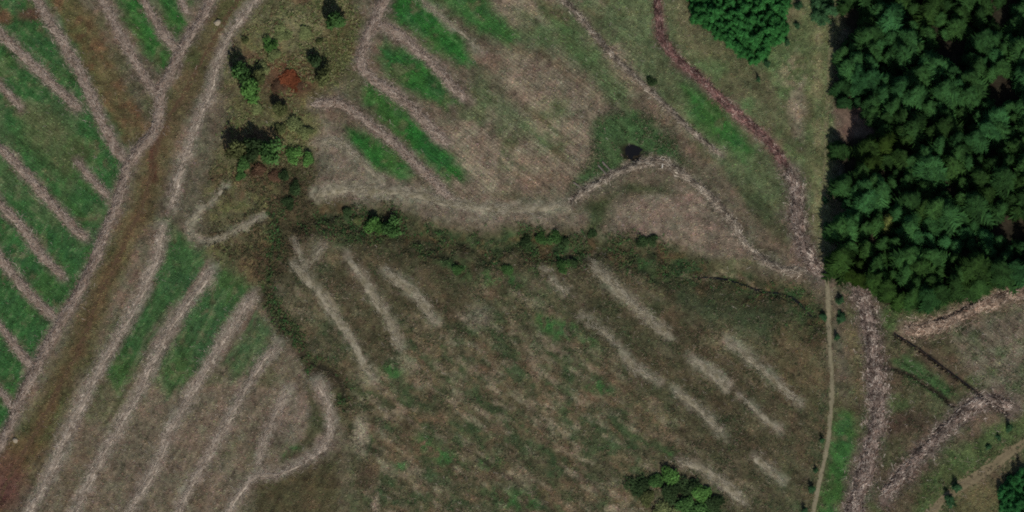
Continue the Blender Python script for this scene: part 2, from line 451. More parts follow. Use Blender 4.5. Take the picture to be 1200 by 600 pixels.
# green scatter in the middle
paint(m_poly([(690, 140), (745, 130), (790, 165), (800, 190), (745, 182), (700, 215), (672, 220), (695, 180)], 8), (44, 72, 38), 0.85)
paint(m_poly([(640, 10), (680, 40), (735, 100), (745, 135), (710, 115), (660, 60)], 12), (58, 84, 46), 0.7)
paint(m_poly([(600, 10), (640, 30), (660, 70), (610, 60)], 14), (66, 84, 52), 0.5)
paint(m_poly([(560, 80), (620, 140), (640, 170), (590, 150), (550, 110)], 14), (60, 84, 50), 0.55)
paint(m_poly([(690, 240), (720, 225), (800, 228), (775, 220), (735, 215), (710, 240), (700, 280), (685, 275)], 6), (48, 58, 34), 0.8)
paint(m_poly([(860, 210), (900, 230), (928, 280), (915, 290), (880, 255)], 8), (52, 58, 38), 0.75)
for (x, y, rx, ry) in [(640, 378, 12, 9), (660, 385, 16, 10), (688, 398, 10, 6), (460, 435, 14, 9), (565, 320, 26, 12), (595, 330, 18, 8), (530, 305, 20, 8),
                       (520, 535, 14, 10), (495, 520, 14, 10), (610, 585, 24, 12), (575, 545, 14, 8), (470, 545, 10, 6), (785, 530, 9, 7), (700, 455, 14, 8), (340, 530, 12, 7)]:
    paint(m_ell(x, y, rx, ry, 0.7) * sm(-0.5, 0.4, n_sm), (40, 80, 38), 0.75)
# stream hollow and gully
paint(sm(36, 8, d_stroke(STREAM, 50, SWX, SWY)), (60, 57, 39), 0.85)
paint(sm(20, 4, d_stroke(STREAM, 40, SWX, SWY)) * sm(0.0, 0.6, n_mid), (40, 62, 34), 0.8)
paint(sm(24, 6, d_stroke(STREAM, 40, SWX, SWY)) * sm(0.1, 0.7, n_hue2), (78, 62, 42), 0.5)
paint(sm(5, 1, d_stroke(STREAM, 20, SWX, SWY)), (36, 38, 26), 0.25)
paint(sm(30, 6, d_stroke(STREAM, 50, SWX, SWY)) * sm(0.1, 0.6, fbm(GX, GY, 3, 3, 17)), (38, 44, 28), 0.65)
paint(sm(16, 4, d_stroke(GULLY, 18)), (56, 50, 34), 0.8)
paint(sm(10, 2, d_stroke(GULLY, 12)) * sm(0.0, 0.6, n_mid), (46, 64, 34), 0.8)
paint(sm(4, 1, d_stroke(GULLY, 6)), (34, 30, 24), 0.6)
paint(m_stroke([(800, 322), (830, 326), (845, 318), (870, 326), (890, 338)], 5, 3), (104, 92, 74), 0.55)
# left middle scrub ground
scrub = m_poly([(330, -60), (420, -60), (415, 60), (370, 130), (360, 230), (330, 320), (290, 330), (245, 300), (240, 220), (270, 140), (265, 70), (300, 20)], 12)
paint(scrub, (84, 78, 54), 0.75)
paint(scrub * sm(0.0, 0.6, n_hue2), (96, 98, 62), 0.6)
paint(scrub * sm(0.0, 0.6, n_mid), (86, 62, 48), 0.6)
paint(scrub * sm(0.2, 0.7, n_sm), (60, 66, 38), 0.6)
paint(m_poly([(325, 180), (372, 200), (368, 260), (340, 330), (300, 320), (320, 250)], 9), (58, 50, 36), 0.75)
paint(m_ell(340, 35, 38, 24, 0.6), (112, 106, 78), 0.7)
paint(m_ell(350, 155, 24, 20, 0.6), (104, 104, 66), 0.5)
paint(m_ell(340, 92, 22, 18, 0.6), (100, 58, 40), 0.6)
paint(m_ell(338, 95, 34, 26, 0.5), (84, 58, 46), 0.55)
paint(m_poly([(375, 40), (420, 20), (412, 90), (385, 100)], 10), (66, 68, 40), 0.6)
# brown strips
bt = d_stroke(BROWN_TRACK, 26)
paint(sm(22, 10, bt), (80, 70, 48), 0.85)
paint(sm(24, 8, bt) * sm(0.0, 0.7, n_hue), (66, 72, 42), 0.6)
paint(sm(11, 3, bt) * sm(260, 330, PY * 1.0 + 200 * (PY < 120) * 0 + 180 * (PY > 150)), (82, 66, 46), 0.8)
paint(m_stroke([(182, 160), (180, 185), (180, 208)], 8, 3), (70, 44, 36), 0.8)
rust = m_stroke([(66, -14), (82, 12), (100, 42), (115, 76), (130, 110), (146, 136), (154, 152)], 30, 9)
paint(rust, (84, 72, 48), 0.85)
paint(rust * sm(-0.3, 0.7, n_hue2), (92, 70, 50), 0.7)
paint(m_ell(3, 565, 26, 34, 0.5), (88, 58, 54), 0.85)
paint(m_ell(20, 535, 40, 26, 0.5), (84, 64, 44), 0.4)
# right bottom
rb = m_poly([(985, 330), (1210, 320), (1260, 520), (1190, 760), (985, 760), (1005, 560), (1000, 420)], 10)
paint(rb, (70, 70, 48), 0.8)
paint(rb * sm(0.1, 0.7, n_hue), (84, 66, 56), 0.55)
paint(rb * sm(0.1, 0.8, n_mid), (54, 72, 40), 0.65)
paint(m_poly([(1110, 385), (1215, 355), (1260, 470), (1190, 478), (1130, 430)], 12), (102, 92, 80), 0.75)
paint(m_poly([(1110, 385), (1215, 355), (1260, 470), (1190, 478), (1130, 430)], 12) * sm(0.0, 0.8, fbm(GX, GY, 6, 3, 86)), (62, 76, 48), 0.65)
paint(m_poly([(1060, 520), (1110, 490), (1170, 470), (1190, 490), (1120, 530), (1070, 560)], 10) * sm(-0.4, 0.6, n_hue2), (98, 82, 70), 0.6)
paint(m_poly([(1040, 420), (1062, 418), (1100, 440), (1120, 464), (1100, 466), (1070, 448)], 6), (46, 80, 42), 0.7)
paint(m_poly([(1030, 485), (1080, 480), (1100, 500), (1060, 510), (1035, 505)], 8), (66, 50, 44), 0.7)
paint(m_poly([(1080, 560), (1160, 505), (1210, 480), (1215, 500), (1120, 580), (1060, 620)], 7), (66, 80, 46), 0.75)
paint(m_poly([(1040, 355), (1100, 350), (1130, 355), (1080, 382), (1030, 390)], 8), (56, 72, 38), 0.7)
paint(m_poly([(1130, 575), (1180, 560), (1190, 640), (1090, 640)], 10), (88, 80, 56), 0.7)
paint(m_poly([(985, 385), (1015, 385), (1012, 470), (1000, 470)], 6), (96, 84, 62), 0.5)
for d, (pts, w, dep) in zip(DR, DRAINS):
    paint(sm(w * 0.8, w * 0.3, d), (38, 30, 26), 0.9 if dep > 0.4 else 0.35)
# forest floor and the bare patch at its west edge
FOREST = [(988, -25), (1216, -25), (1216, 318), (1165, 332), (1132, 346), (1092, 357), (1038, 356), (1014, 336), (996, 328), (982, 312), (994, 290), (983, 272), (997, 250), (982, 232), (993, 205), (981, 180), (990, 150), (980, 118), (995, 92), (981, 66), (997, 40), (983, 10)]
paint(m_poly(FOREST, 5), (40, 34, 26), 0.95)
paint(m_poly([(974, 128), (1020, 122), (1022, 158), (985, 168)], 4), (96, 78, 68), 0.9)
YOUNG = [(800, -14), (815, 26), (835, 36), (855, 52), (871, 68), (886, 76), (905, 55), (922, 38), (918, 15), (924, -14)]
paint(m_poly(YOUNG, 5), (44, 48, 28), 0.9)
# litter halo under each brash line
for pts, w, h_, style, lab in ROWS:
    rgb = {'pink': (98, 86, 78), 'rut': (112, 102, 91), 'pale': (110, 103, 89), 'red': (92, 70, 66), 'grey': (94, 86, 74), 'purple': (88, 76, 72), 'tan': (102, 86, 74)}[style]
    soft = style == 'pale' and 'line' not in lab
    hal = sm(w * 0.5 + (12 if style in ('purple', 'tan') else 7 if soft else 6), -w * 0.1 if soft else w * 0.25, d_stroke(pts, w * 0.5 + 14))
    paint(hal * sm(-1.3, 0.2, n_sm + (0.9 * n_mid if soft else 0)), rgb, {'rut': 0.85, 'pale': 0.85}.get(style, 0.7))
# pool bed
paint(sm(1.4, 0.8, d_pool), (30, 22, 18), 0.9)
# fine variation: plough lines, tussocks
var = 1.0 + 0.15 * streak + 0.10 * streak2 + 0.26 * n_sm + 0.20 * fbm(GX, GY, 1.1, 2, 90) + 0.16 * n_mid
C *= np.clip(var, 0.5, 1.6)[..., None]
C[..., 0] *= 1 + 0.06 * n_hue2
C[..., 1] *= 1 - 0.03 * n_hue2
C *= np.array([0.97, 1.01, 0.96])
C = np.clip(C, 0.004, 0.9)
PL = 0.18 + 0.95 * tan + 0.55 * lfade + 0.9 * m_poly([(1110, 385), (1215, 355), (1260, 470), (1190, 478), (1130, 430)], 12)
PL = PL + 0.4 * m_poly([(640, 300), (760, 310), (930, 480), (880, 560), (700, 420)], 20) + 0.5 * m_poly([(400, 100), (470, 40), (620, 20), (690, 240), (420, 225)], 15)
PL = np.clip(PL * (0.75 + 0.6 * n_big), 0.05, 1)

# ---------------------------------------------------------------- mesh helpers and materials


def mesh_np(name, V, F, mat, colr=None, smooth=False):
    """one mesh from numpy arrays; F is (n,3) or (n,4)"""
    me = bpy.data.meshes.new(name)
    V = np.ascontiguousarray(V, np.float32)
    F = np.ascontiguousarray(F, np.int32)
    k = F.shape[1]
    me.vertices.add(len(V))
    me.vertices.foreach_set('co', V.ravel())
    me.loops.add(F.size)
    me.loops.foreach_set('vertex_index', F.ravel())
    me.polygons.add(len(F))
    me.polygons.foreach_set('loop_start', np.arange(0, F.size, k, dtype=np.int32))
    if smooth:
        me.polygons.foreach_set('use_smooth', np.ones(len(F), bool))
    if colr is not None:
        a = me.color_attributes.new('Col', 'FLOAT_COLOR', 'POINT')
        rgba = np.ones((len(V), 4), np.float32)
        colr = np.asarray(colr)
        rgba[:, :colr.shape[1]] = colr
        a.data.foreach_set('color', rgba.ravel())
    me.update(calc_edges=True)
    me.materials.append(mat)
    return me


def add(name, me, parent=None, label=None, cat=None, group=None, kind=None, loc=None, rz=0.0, scale=None):
    o = bpy.data.objects.new(name, me)
    col.objects.link(o)
    if parent is not None:
        o.parent = parent
    if label:
        o['label'] = label
    if cat:
        o['category'] = cat
    if group:
        o['group'] = group
    if kind:
        o['kind'] = kind
    if loc is not None:
        o.location = loc
    o.rotation_euler = (0, 0, rz)
    if scale is not None:
        o.scale = scale
    return o


def mat_attr(name, nscale=3.0, amount=0.35, rough=0.95, bump=0.0, spec=0.15, hatch=0.0):
    """material: cover colour from the vertices, broken up by fine noise"""
    m = bpy.data.materials.new(name)
    m.use_nodes = True
    nt = m.node_tree
    b = nt.nodes['Principled BSDF']
    b.inputs['Roughness'].default_value = rough
    b.inputs['Specular IOR Level'].default_value = spec
    at_ = nt.nodes.new('ShaderNodeAttribute')
    at_.attribute_name = 'Col'
    geo = nt.nodes.new('ShaderNodeNewGeometry')
    nz = nt.nodes.new('ShaderNodeTexNoise')
    nz.inputs['Scale'].default_value = nscale
    nz.inputs['Detail'].default_value = 4.0
    nz.inputs['Roughness'].default_value = 0.65
    nt.links.new(geo.outputs['Position'], nz.inputs['Vector'])
    mr = nt.nodes.new('ShaderNodeMapRange')
    mr.inputs['From Min'].default_value = 0.3
    mr.inputs['From Max'].default_value = 0.7
    mr.inputs['To Min'].default_value = 1 - amount
    mr.inputs['To Max'].default_value = 1 + amount
    nt.links.new(nz.outputs['Fac'], mr.inputs['Value'])
    mx = nt.nodes.new('ShaderNodeVectorMath')
    mx.operation = 'SCALE'
    nt.links.new(at_.outputs['Color'], mx.inputs[0])
    fac = mr.outputs['Result']
    if hatch:                                    # fine plough lines running from upper left to lower right
        rot = nt.nodes.new('ShaderNodeVectorRotate')
        rot.rotation_type = 'Z_AXIS'
        rot.inputs['Angle'].default_value = math.radians(38)
        nt.links.new(geo.outputs['Position'], rot.inputs['Vector'])
        st_ = nt.nodes.new('ShaderNodeVectorMath')
        st_.operation = 'MULTIPLY'
        st_.inputs[1].default_value = (0.10, 1.0, 0.0)
        nt.links.new(rot.outputs['Vector'], st_.inputs[0])
        n2 = nt.nodes.new('ShaderNodeTexWave')
        n2.wave_type = 'BANDS'
        n2.bands_direction = 'Y'
        n2.inputs['Scale'].default_value = 0.27
        n2.inputs['Distortion'].default_value = 3.5
        n2.inputs['Detail'].default_value = 2.0
        n2.inputs['Detail Scale'].default_value = 1.4
        nt.links.new(st_.outputs['Vector'], n2.inputs['Vector'])
        m2 = nt.nodes.new('ShaderNodeMapRange')
        m2.inputs['From Min'].default_value = 0.0
        m2.inputs['From Max'].default_value = 1.0
        m2.inputs['To Min'].default_value = 1 - hatch
        m2.inputs['To Max'].default_value = 1 + hatch
        nt.links.new(n2.outputs['Fac'], m2.inputs['Value'])
        ml = nt.nodes.new('ShaderNodeMix')           # how clearly the lines show here
        ml.inputs['A'].default_value = 1.0
        nt.links.new(at_.outputs['Alpha'], ml.inputs['Factor'])
        nt.links.new(m2.outputs['Result'], ml.inputs['B'])
        mm = nt.nodes.new('ShaderNodeMath')
        mm.operation = 'MULTIPLY'
        nt.links.new(fac, mm.inputs[0])
        nt.links.new(ml.outputs['Result'], mm.inputs[1])
        fac = mm.outputs['Value']
    nt.links.new(fac, mx.inputs['Scale'])
    nt.links.new(mx.outputs['Vector'], b.inputs['Base Color'])
    if bump:
        bp = nt.nodes.new('ShaderNodeBump')
        bp.inputs['Strength'].default_value = bump
        bp.inputs['Distance'].default_value = 0.25
        nt.links.new(nz.outputs['Fac'], bp.inputs['Height'])
        nt.links.new(bp.outputs['Normal'], b.inputs['Normal'])
    return m


def mat_leaf(name):
    """foliage: object colour, varied leaf to leaf and tree to tree, slightly translucent"""
    m = bpy.data.materials.new(name)
    m.use_nodes = True
    nt = m.node_tree
    b = nt.nodes['Principled BSDF']
    b.inputs['Roughness'].default_value = 0.85
    b.inputs['Specular IOR Level'].default_value = 0.05
    oi = nt.nodes.new('ShaderNodeObjectInfo')
    at_ = nt.nodes.new('ShaderNodeAttribute')
    at_.attribute_name = 'Col'
    mul = nt.nodes.new('ShaderNodeVectorMath')
    mul.operation = 'MULTIPLY'
    nt.links.new(oi.outputs['Color'], mul.inputs[0])
    nt.links.new(at_.outputs['Color'], mul.inputs[1])
    nt.links.new(mul.outputs['Vector'], b.inputs['Base Color'])
    tr = nt.nodes.new('ShaderNodeBsdfTranslucent')
    nt.links.new(mul.outputs['Vector'], tr.inputs['Color'])
    ms = nt.nodes.new('ShaderNodeMixShader')
    ms.inputs['Fac'].default_value = 0.18
    nt.links.new(b.outputs['BSDF'], ms.inputs[1])
    nt.links.new(tr.outputs['BSDF'], ms.inputs[2])
    nt.links.new(ms.outputs['Shader'], nt.nodes['Material Output'].inputs['Surface'])
    return m


def mat_plain(name, c1, c2, nscale=4.0, rough=0.9):
    m = bpy.data.materials.new(name)
    m.use_nodes = True
    nt = m.node_tree
    b = nt.nodes['Principled BSDF']
    b.inputs['Roughness'].default_value = rough
    nz = nt.nodes.new('ShaderNodeTexNoise')
    nz.inputs['Scale'].default_value = nscale
    nz.inputs['Detail'].default_value = 4.0
    geo = nt.nodes.new('ShaderNodeNewGeometry')
    nt.links.new(geo.outputs['Position'], nz.inputs['Vector'])
    cr = nt.nodes.new('ShaderNodeValToRGB')
    cr.color_ramp.elements[0].position = 0.35
    cr.color_ramp.elements[1].position = 0.65
    cr.color_ramp.elements[0].color = (*lin(c1), 1)
    cr.color_ramp.elements[1].color = (*lin(c2), 1)
    nt.links.new(nz.outputs['Fac'], cr.inputs['Fac'])
    nt.links.new(cr.outputs['Color'], b.inputs['Base Color'])
    return m


M_GROUND = mat_attr('ground_cover', 2.0, 0.38, 0.97, 0.6, 0.1, 0.15)
M_GRASS = mat_attr('grass_blades', 5.0, 0.2, 0.85, 0, 0.15, 0.15)
M_SCRUB = mat_attr('scrub_leaves', 5.0, 0.2, 0.9)
M_BRASH = mat_attr('dead_branches', 6.0, 0.3, 0.95)
M_PATH = mat_attr('trodden_earth', 3.0, 0.3, 0.97, 0.3, 0.1)
M_LEAF = mat_leaf('foliage')
M_BARK = mat_plain('bark', (70, 58, 50), (104, 92, 82), 6.0)
M_ROCK = mat_plain('stone', (110, 100, 84), (140, 128, 108), 3.0)
M_WOOD = mat_plain('weathered_wood', (60, 50, 46), (116, 106, 98), 5.0)
M_PALEWOOD = mat_plain('bleached_wood', (170, 164, 152), (200, 194, 182), 5.0)
M_WATER = bpy.data.materials.new('dark_peaty_water')
M_WATER.use_nodes = True
_b = M_WATER.node_tree.nodes['Principled BSDF']
_b.inputs['Base Color'].default_value = (0.006, 0.005, 0.004, 1)
_b.inputs['Roughness'].default_value = 0.08
_nz = M_WATER.node_tree.nodes.new('ShaderNodeTexNoise')
_nz.inputs['Scale'].default_value = 3.0
_bp = M_WATER.node_tree.nodes.new('ShaderNodeBump')
_bp.inputs['Strength'].default_value = 0.1
M_WATER.node_tree.links.new(_nz.outputs['Fac'], _bp.inputs['Height'])
M_WATER.node_tree.links.new(_bp.outputs['Normal'], _b.inputs['Normal'])

# ---------------------------------------------------------------- the ground sheet (fine in view, coarse beyond)
out_x = np.array([-3000, -1500, -800, -450, -300, -240, -212.0])
out_y = np.array([-3000, -1500, -800, -400, -240, -170, -130.0])
ax = np.concatenate([out_x, xs, -out_x[::-1]])
ay = np.concatenate([out_y, ys, -out_y[::-1]])
AX, AY = np.meshgrid(ax, ay)
ii = np.clip(np.arange(len(ax)) - len(out_x), 0, NX - 1)
jj = np.clip(np.arange(len(ay)) - len(out_y), 0, NY - 1)
AZ = H[np.ix_(jj, ii)]
AC = C[np.ix_(jj, ii)].copy()
far = (np.abs(AX) > 197) | (np.abs(AY) > 113)
AC[far] = AC[far] * 0.35 + lin((78, 76, 54), K) * 0.65
V = np.stack([AX.ravel(), AY.ravel(), AZ.ravel()], 1)
w_, h_ = len(ax), len(ay)
idx = np.arange(w_ * h_).reshape(h_, w_)
F = np.stack([idx[:-1, :-1].ravel(), idx[:-1, 1:].ravel(), idx[1:, 1:].ravel(), idx[1:, :-1].ravel()], 1)
AC = np.concatenate([AC.reshape(-1, 3), PL[np.ix_(jj, ii)].reshape(-1, 1)], 1)
add('ground', mesh_np('ground', V, F, M_GROUND, AC, True), kind='structure')


# ---------------------------------------------------------------- strips laid on the ground: paths and tracks
def strip(pts, w, seed, rgb, edge_rgb, lift=0.05, ruts=False):
    p = spline(pts, 2.0)
    wx, wy = at(p[:, 0], p[:, 1])
    P = np.stack([wx, wy], 1)
    T = np.gradient(P, axis=0)
    T /= np.linalg.norm(T, axis=1)[:, None] + 1e-9
    N = np.stack([-T[:, 1], T[:, 0]], 1)
    us = np.array([-1, -.75, -.5, -.25, 0, .25, .5, .75, 1.0])
    hw = w * MPP / 2 * (1 + 0.4 * fbm(wx, wy, 4, 4, seed))
    jit = 0.25 * w * MPP * 0.3 * fbm(wx, wy, 6, 2, seed + 3)
    X = P[:, None, 0] + N[:, None, 0] * (us[None] * hw[:, None] + jit[:, None])
    Y = P[:, None, 1] + N[:, None, 1] * (us[None] * hw[:, None] + jit[:, None])
    Z = hz(X, Y) + lift * (1 - 2.6 * np.abs(us) ** 4)[None]
    if ruts:
        Z = Z - 0.05 * np.exp(-((np.abs(us) - 0.5) / 0.2) ** 2)[None]
    n = 0.5 + 0.5 * np.clip(fbm(X, Y, 2.2, 3, seed + 5), -1, 1)
    e = np.abs(us)[None] ** 2 * 0.6 + 0.35 * n
    e = np.clip(e, 0, 1)[..., None]
    cc = lin(rgb, K) * (1 - e) + lin(edge_rgb, K) * e
    if ruts:
        cc = cc * (1 - 0.2 * np.exp(-(us / 0.22) ** 2))[None, :, None]
    m, k = X.shape
    idx = np.arange(m * k).reshape(m, k)
    F = np.stack([idx[:-1, :-1].ravel(), idx[1:, :-1].ravel(), idx[1:, 1:].ravel(), idx[:-1, 1:].ravel()], 1)[:, ::-1]
    return np.stack([X.ravel(), Y.ravel(), Z.ravel()], 1), F, cc.reshape(-1, 3)


PATH_PTS = [(967, 316), (970, 345), (971, 380), (973, 420), (975, 452), (972, 500), (968, 530), (960, 565), (955, 590), (948, 620)]
V, F, cc = strip(PATH_PTS, 7, 21, (118, 110, 90), (90, 87, 62))
add('path', mesh_np('path', V, F, M_PATH, cc, True), kind='structure')
V, F, cc = strip([(973, -14), (974, 40), (971, 100), (968, 160), (966, 220), (963, 280), (966, 314)], 7, 22, (102, 97, 72), (80, 82, 58), 0.03)
add('grassy_path', mesh_np('grassy_path', V, F, M_PATH, cc, True), kind='structure')
V, F, cc = strip([(1222, 508), (1195, 524), (1170, 541), (1140, 562), (1110, 583), (1080, 612)], 27, 23, (112, 100, 78), (92, 86, 62), 0.05, True)
add('dirt_track', mesh_np('dirt_track', V, F, M_PATH, cc, True), kind='structure')
V, F, cc = strip([(288, -14), (266, 20), (246, 55), (228, 85), (212, 115), (196, 145), (184, 175), (178, 205), (165, 245),
                  (150, 275), (138, 305), (120, 340), (105, 375), (92, 410), (76, 440), (58, 478), (40, 510), (16, 550), (-10, 604)],
                 13, 24, (82, 64, 48), (78, 70, 48), 0.04, True)
add('peat_track', mesh_np('peat_track', V, F, M_PATH, cc, True), kind='structure')


def water_strip(pts, w, z_off, name):
    p = spline(pts, 3.0)
    wx, wy = at(p[:, 0], p[:, 1], -1.5)
    P = np.stack([wx, wy], 1)
    T = np.gradient(P, axis=0)
    T /= np.linalg.norm(T, axis=1)[:, None] + 1e-9
    N = np.stack([-T[:, 1], T[:, 0]], 1)
    hw = w * MPP / 2 * (1 + 0.5 * fbm(wx, wy, 4, 2, 33))
    A = P + N * hw[:, None]
    B = P - N * hw[:, None]
    z = hz(P[:, 0], P[:, 1]) + z_off
    V = np.concatenate([np.column_stack([A, z]), np.column_stack([B, z])])
    n = len(P)
    i = np.arange(n - 1)
    F = np.stack([i, i + n, i + n + 1, i + 1], 1)
    add(name, mesh_np(name, V, F, M_WATER), kind='structure')


def water_pool(cx, cy, rx, ry, seed):
    wx, wy = at(cx, cy)
    n = 40
    a = np.linspace(0, 2 * math.pi, n, endpoint=False)
    r = 1 + 0.5 * fbm(np.cos(a) * 2 + 9, np.sin(a) * 2, 1.3, 3, seed)
    X = wx + np.cos(a) * r * rx * MPP
    Y = wy + np.sin(a) * r * ry * MPP
    z = float(hz(wx, wy)) + 0.35
    V = np.vstack([[wx, wy, z], np.column_stack([X, Y, np.full(n, z)])])
    i = np.arange(n)
    F = np.stack([np.zeros(n, int), 1 + i, 1 + (i + 1) % n], 1)
    add('pool', mesh_np('pool', V, F, M_WATER), kind='structure')


water_strip(DRAINS[0][0], 2.6, 0.16, 'ditch_water')
water_strip([(810, 325), (850, 328), (890, 341), (925, 348), (952, 372)], 2.4, 0.14, 'stream')
water_pool(739, 178, 13, 9, 35)


# ---------------------------------------------------------------- sticks: many thin prisms in one mesh
def sticks(P, ang, length, rad, pitch, colr):
    """3-sided tapering prisms; P (n,3) centres"""
    n = len(P)
    d = np.stack([np.cos(ang) * np.cos(pitch), np.sin(ang) * np.cos(pitch), np.sin(pitch)], 1)
    s = np.stack([-np.sin(ang), np.cos(ang), np.zeros(n)], 1)
    u = np.cross(d, s)
    V = np.zeros((n, 6, 3))
    for e, sg in enumerate((-1, 1)):
        base = P + d * (sg * length / 2)[:, None]
        r = rad * (1.0 if e == 0 else 0.45)
        for k in range(3):
            a = 2 * math.pi * k / 3 + 0.5
            V[:, e * 3 + k] = base + s * (r * math.cos(a))[:, None] + u * (r * math.sin(a))[:, None]
    o = (np.arange(n) * 6)[:, None]
    q = np.array([[0, 1, 4], [0, 4, 3], [1, 2, 5], [1, 5, 4], [2, 0, 3], [2, 3, 5]])
    F = (o[:, None] + q[None]).reshape(-1, 3)
    return V.reshape(-1, 3), F, np.repeat(colr, 6, axis=0)


PAL = {
    'pink': [(124, 112, 103), (146, 135, 125), (100, 88, 79), (76, 66, 56), (114, 94, 84)],
    'rut': [(120, 110, 100), (150, 141, 130), (106, 96, 86), (78, 70, 60), (112, 96, 86)],
    'pale': [(122, 116, 102), (146, 140, 126), (100, 95, 78), (80, 75, 58), (110, 100, 87)],
    'grey': [(118, 109, 98), (150, 142, 130), (94, 86, 75), (62, 54, 46), (108, 94, 83)],
    'red': [(110, 84, 80), (92, 64, 60), (136, 120, 112), (66, 48, 45), (100, 74, 69)],
    'purple': [(114, 101, 94), (150, 140, 131), (80, 67, 61), (54, 45, 40), (104, 86, 76)],
    'tan': [(126, 110, 97), (148, 134, 121), (100, 82, 71), (72, 60, 50), (120, 96, 82)],
}
n_row = 0
for ri, (pts, w, hgt, style, lab) in enumerate(ROWS):
    r = np.random.default_rng(100 + ri)
    p = spline(pts, 1.8)
    wx, wy = at(p[:, 0], p[:, 1], hz(*at(p[:, 0], p[:, 1])))
    P = np.stack([wx, wy], 1)
    T = np.gradient(P, axis=0)
    T /= np.linalg.norm(T, axis=1)[:, None] + 1e-9
    N = np.stack([-T[:, 1], T[:, 0]], 1)
    cum = np.concatenate([[0], np.cumsum(np.linalg.norm(np.diff(P, axis=0), axis=1))])
    L = cum[-1]
    root = add('brash_windrow', None, label=lab, cat='brash row', group='rows of felled branches on the cleared ground',
               loc=(P[0, 0], P[0, 1], float(hz(P[0, 0], P[0, 1]))))
    root.empty_display_size = 0.5
    off = np.array(root.location)
    # mound
    us = np.linspace(-1, 1, 15)
    endf = np.clip(np.minimum(cum, L - cum) / 2.5, 0.25, 1)
    brk = (1 + 0.38 * fbm(wx, wy, 3.5, 4, ri)) * (0.95 if style == 'pale' else (1.0 if style == 'rut' else 0.82))
    hw = w * MPP / 2 * brk * (0.55 + 0.45 * endf)
    jit = 0.30 * fbm(wx, wy, 5, 2, ri + 7) * w * MPP * 0.25
    X = P[:, None, 0] + N[:, None, 0] * (us[None] * hw[:, None] + jit[:, None])
    Y = P[:, None, 1] + N[:, None, 1] * (us[None] * hw[:, None] + jit[:, None])
    prof = (1 - us ** 2)[None] * endf[:, None]
    lump = 1 + 0.55 * fbm(X, Y, 1.6, 3, ri + 11)
    Z = hz(X, Y) - (0.16 if style == 'pale' else 0.1) + hgt * (0.75 if style in ('pale', 'rut') else 1.0) * prof * np.clip(lump, 0.0, 2)
    if style == 'rut':
        Z -= 0.16 * np.exp(-((np.abs(us) - 0.45) / 0.2) ** 2)[None]
    pal = lin(PAL[style], K) * {'pink': 1.28, 'rut': 1.6, 'pale': 1.3, 'grey': 1.2, 'red': 1.1, 'purple': 1.15, 'tan': 1.2}[style] * np.array([1.02, 1.0, 0.95])
    t = np.clip(0.5 + 0.5 * fbm(X, Y, 1.7, 3, ri + 15), 0, 1)[..., None]
    cc = pal[3] * (1 - t) + pal[0] * t
    if style == 'rut':
        g = np.exp(-((np.abs(us) - 0.45) / 0.2) ** 2)[None, :, None]
        cc = cc * 0.95 * (1 - g) + pal[1] * g
    m, k = X.shape
    idx = np.arange(m * k).reshape(m, k)
    F = np.stack([idx[:-1, :-1].ravel(), idx[:-1, 1:].ravel(), idx[1:, 1:].ravel(), idx[1:, :-1].ravel()], 1)[:, ::-1]
    V = np.stack([X.ravel(), Y.ravel(), Z.ravel()], 1) - off
    add('mound', mesh_np('mound', V, F, M_BRASH, cc.reshape(-1, 3)), root)
    # loose branches on and around the mound
    dens = {'pink': 7, 'rut': 7, 'pale': 7, 'grey': 8, 'red': 7, 'purple': 10, 'tan': 9}[style]
    n = int(L * w * MPP * dens)
    s = r.random(n) * L
    i = np.clip(np.searchsorted(cum, s), 1, len(cum) - 1)
    u = np.clip(r.normal(0, 0.95 if style in ('purple', 'tan') else 0.72, n), -2.6, 2.6)
    if style == 'pale':                          # thin old brash: patchy along its length
        n_keep = r.random(n) < np.clip(0.55 + 0.7 * fbm(wx[i], wy[i], 6, 2, ri + 23), 0.15, 1)
        s, i, u = s[n_keep], i[n_keep], u[n_keep]
        n = len(s)
    bx = P[i, 0] + N[i, 0] * (u * hw[i] + jit[i]) + r.normal(0, .2, n)
    by = P[i, 1] + N[i, 1] * (u * hw[i] + jit[i]) + r.normal(0, .2, n)
    top = np.clip(1 - u ** 2, 0, 1) * hgt * (0.6 if style in ('pale', 'rut') else 1.0) * endf[i]
    if style == 'rut':
        top = top * (1 - 0.7 * np.exp(-((np.abs(u) - 0.45) / 0.2) ** 2))
    bz = hz(bx, by) + 0.03 + top * (0.85 + 0.35 * r.random(n))
    base = np.arctan2(T[i, 1], T[i, 0])
    ang = base + np.where(r.random(n) < 0.65, r.normal(0, 0.45, n), r.uniform(-1.6, 1.6, n))
    length = r.uniform(0.6, 2.6, n) * (0.8 if style in ('pale', 'rut') else 1.0)
    rad = (r.uniform(0.03, 0.06, n) if style in ('pale', 'rut') else r.uniform(0.035, 0.10, n)) * (1.25 if style in ('purple', 'tan', 'red') else 1.0)
    pit = r.normal(0, 0.12, n)
    ci = r.choice(5, n, p=[.36, .24, .18, .10, .12])
    cl = pal[ci] * (r.uniform(0.8, 1.2, (n, 1)) if style in ('pale', 'rut') else r.uniform(0.6, 1.45, (n, 1)))
    if style == 'rut':                           # wheels have bared pale wood in two lines
        g = np.exp(-((np.abs(u) - 0.45) / 0.2) ** 2)[:, None]
        cl = cl * (0.85 + 0.4 * g)
    if style in ('purple', 'tan', 'red', 'grey'):        # clumps of dark bark between bleached poles
        cl = cl * np.clip(0.95 + 0.75 * fbm(bx, by, 1.6, 2, ri + 19), 0.35, 1.7)[:, None]
    V, F, cl = sticks(np.column_stack([bx, by, bz]) - off, ang, length, rad, pit, cl)
    add('loose_branches', mesh_np('loose_branches', V, F, M_BRASH, cl), root, kind='stuff')

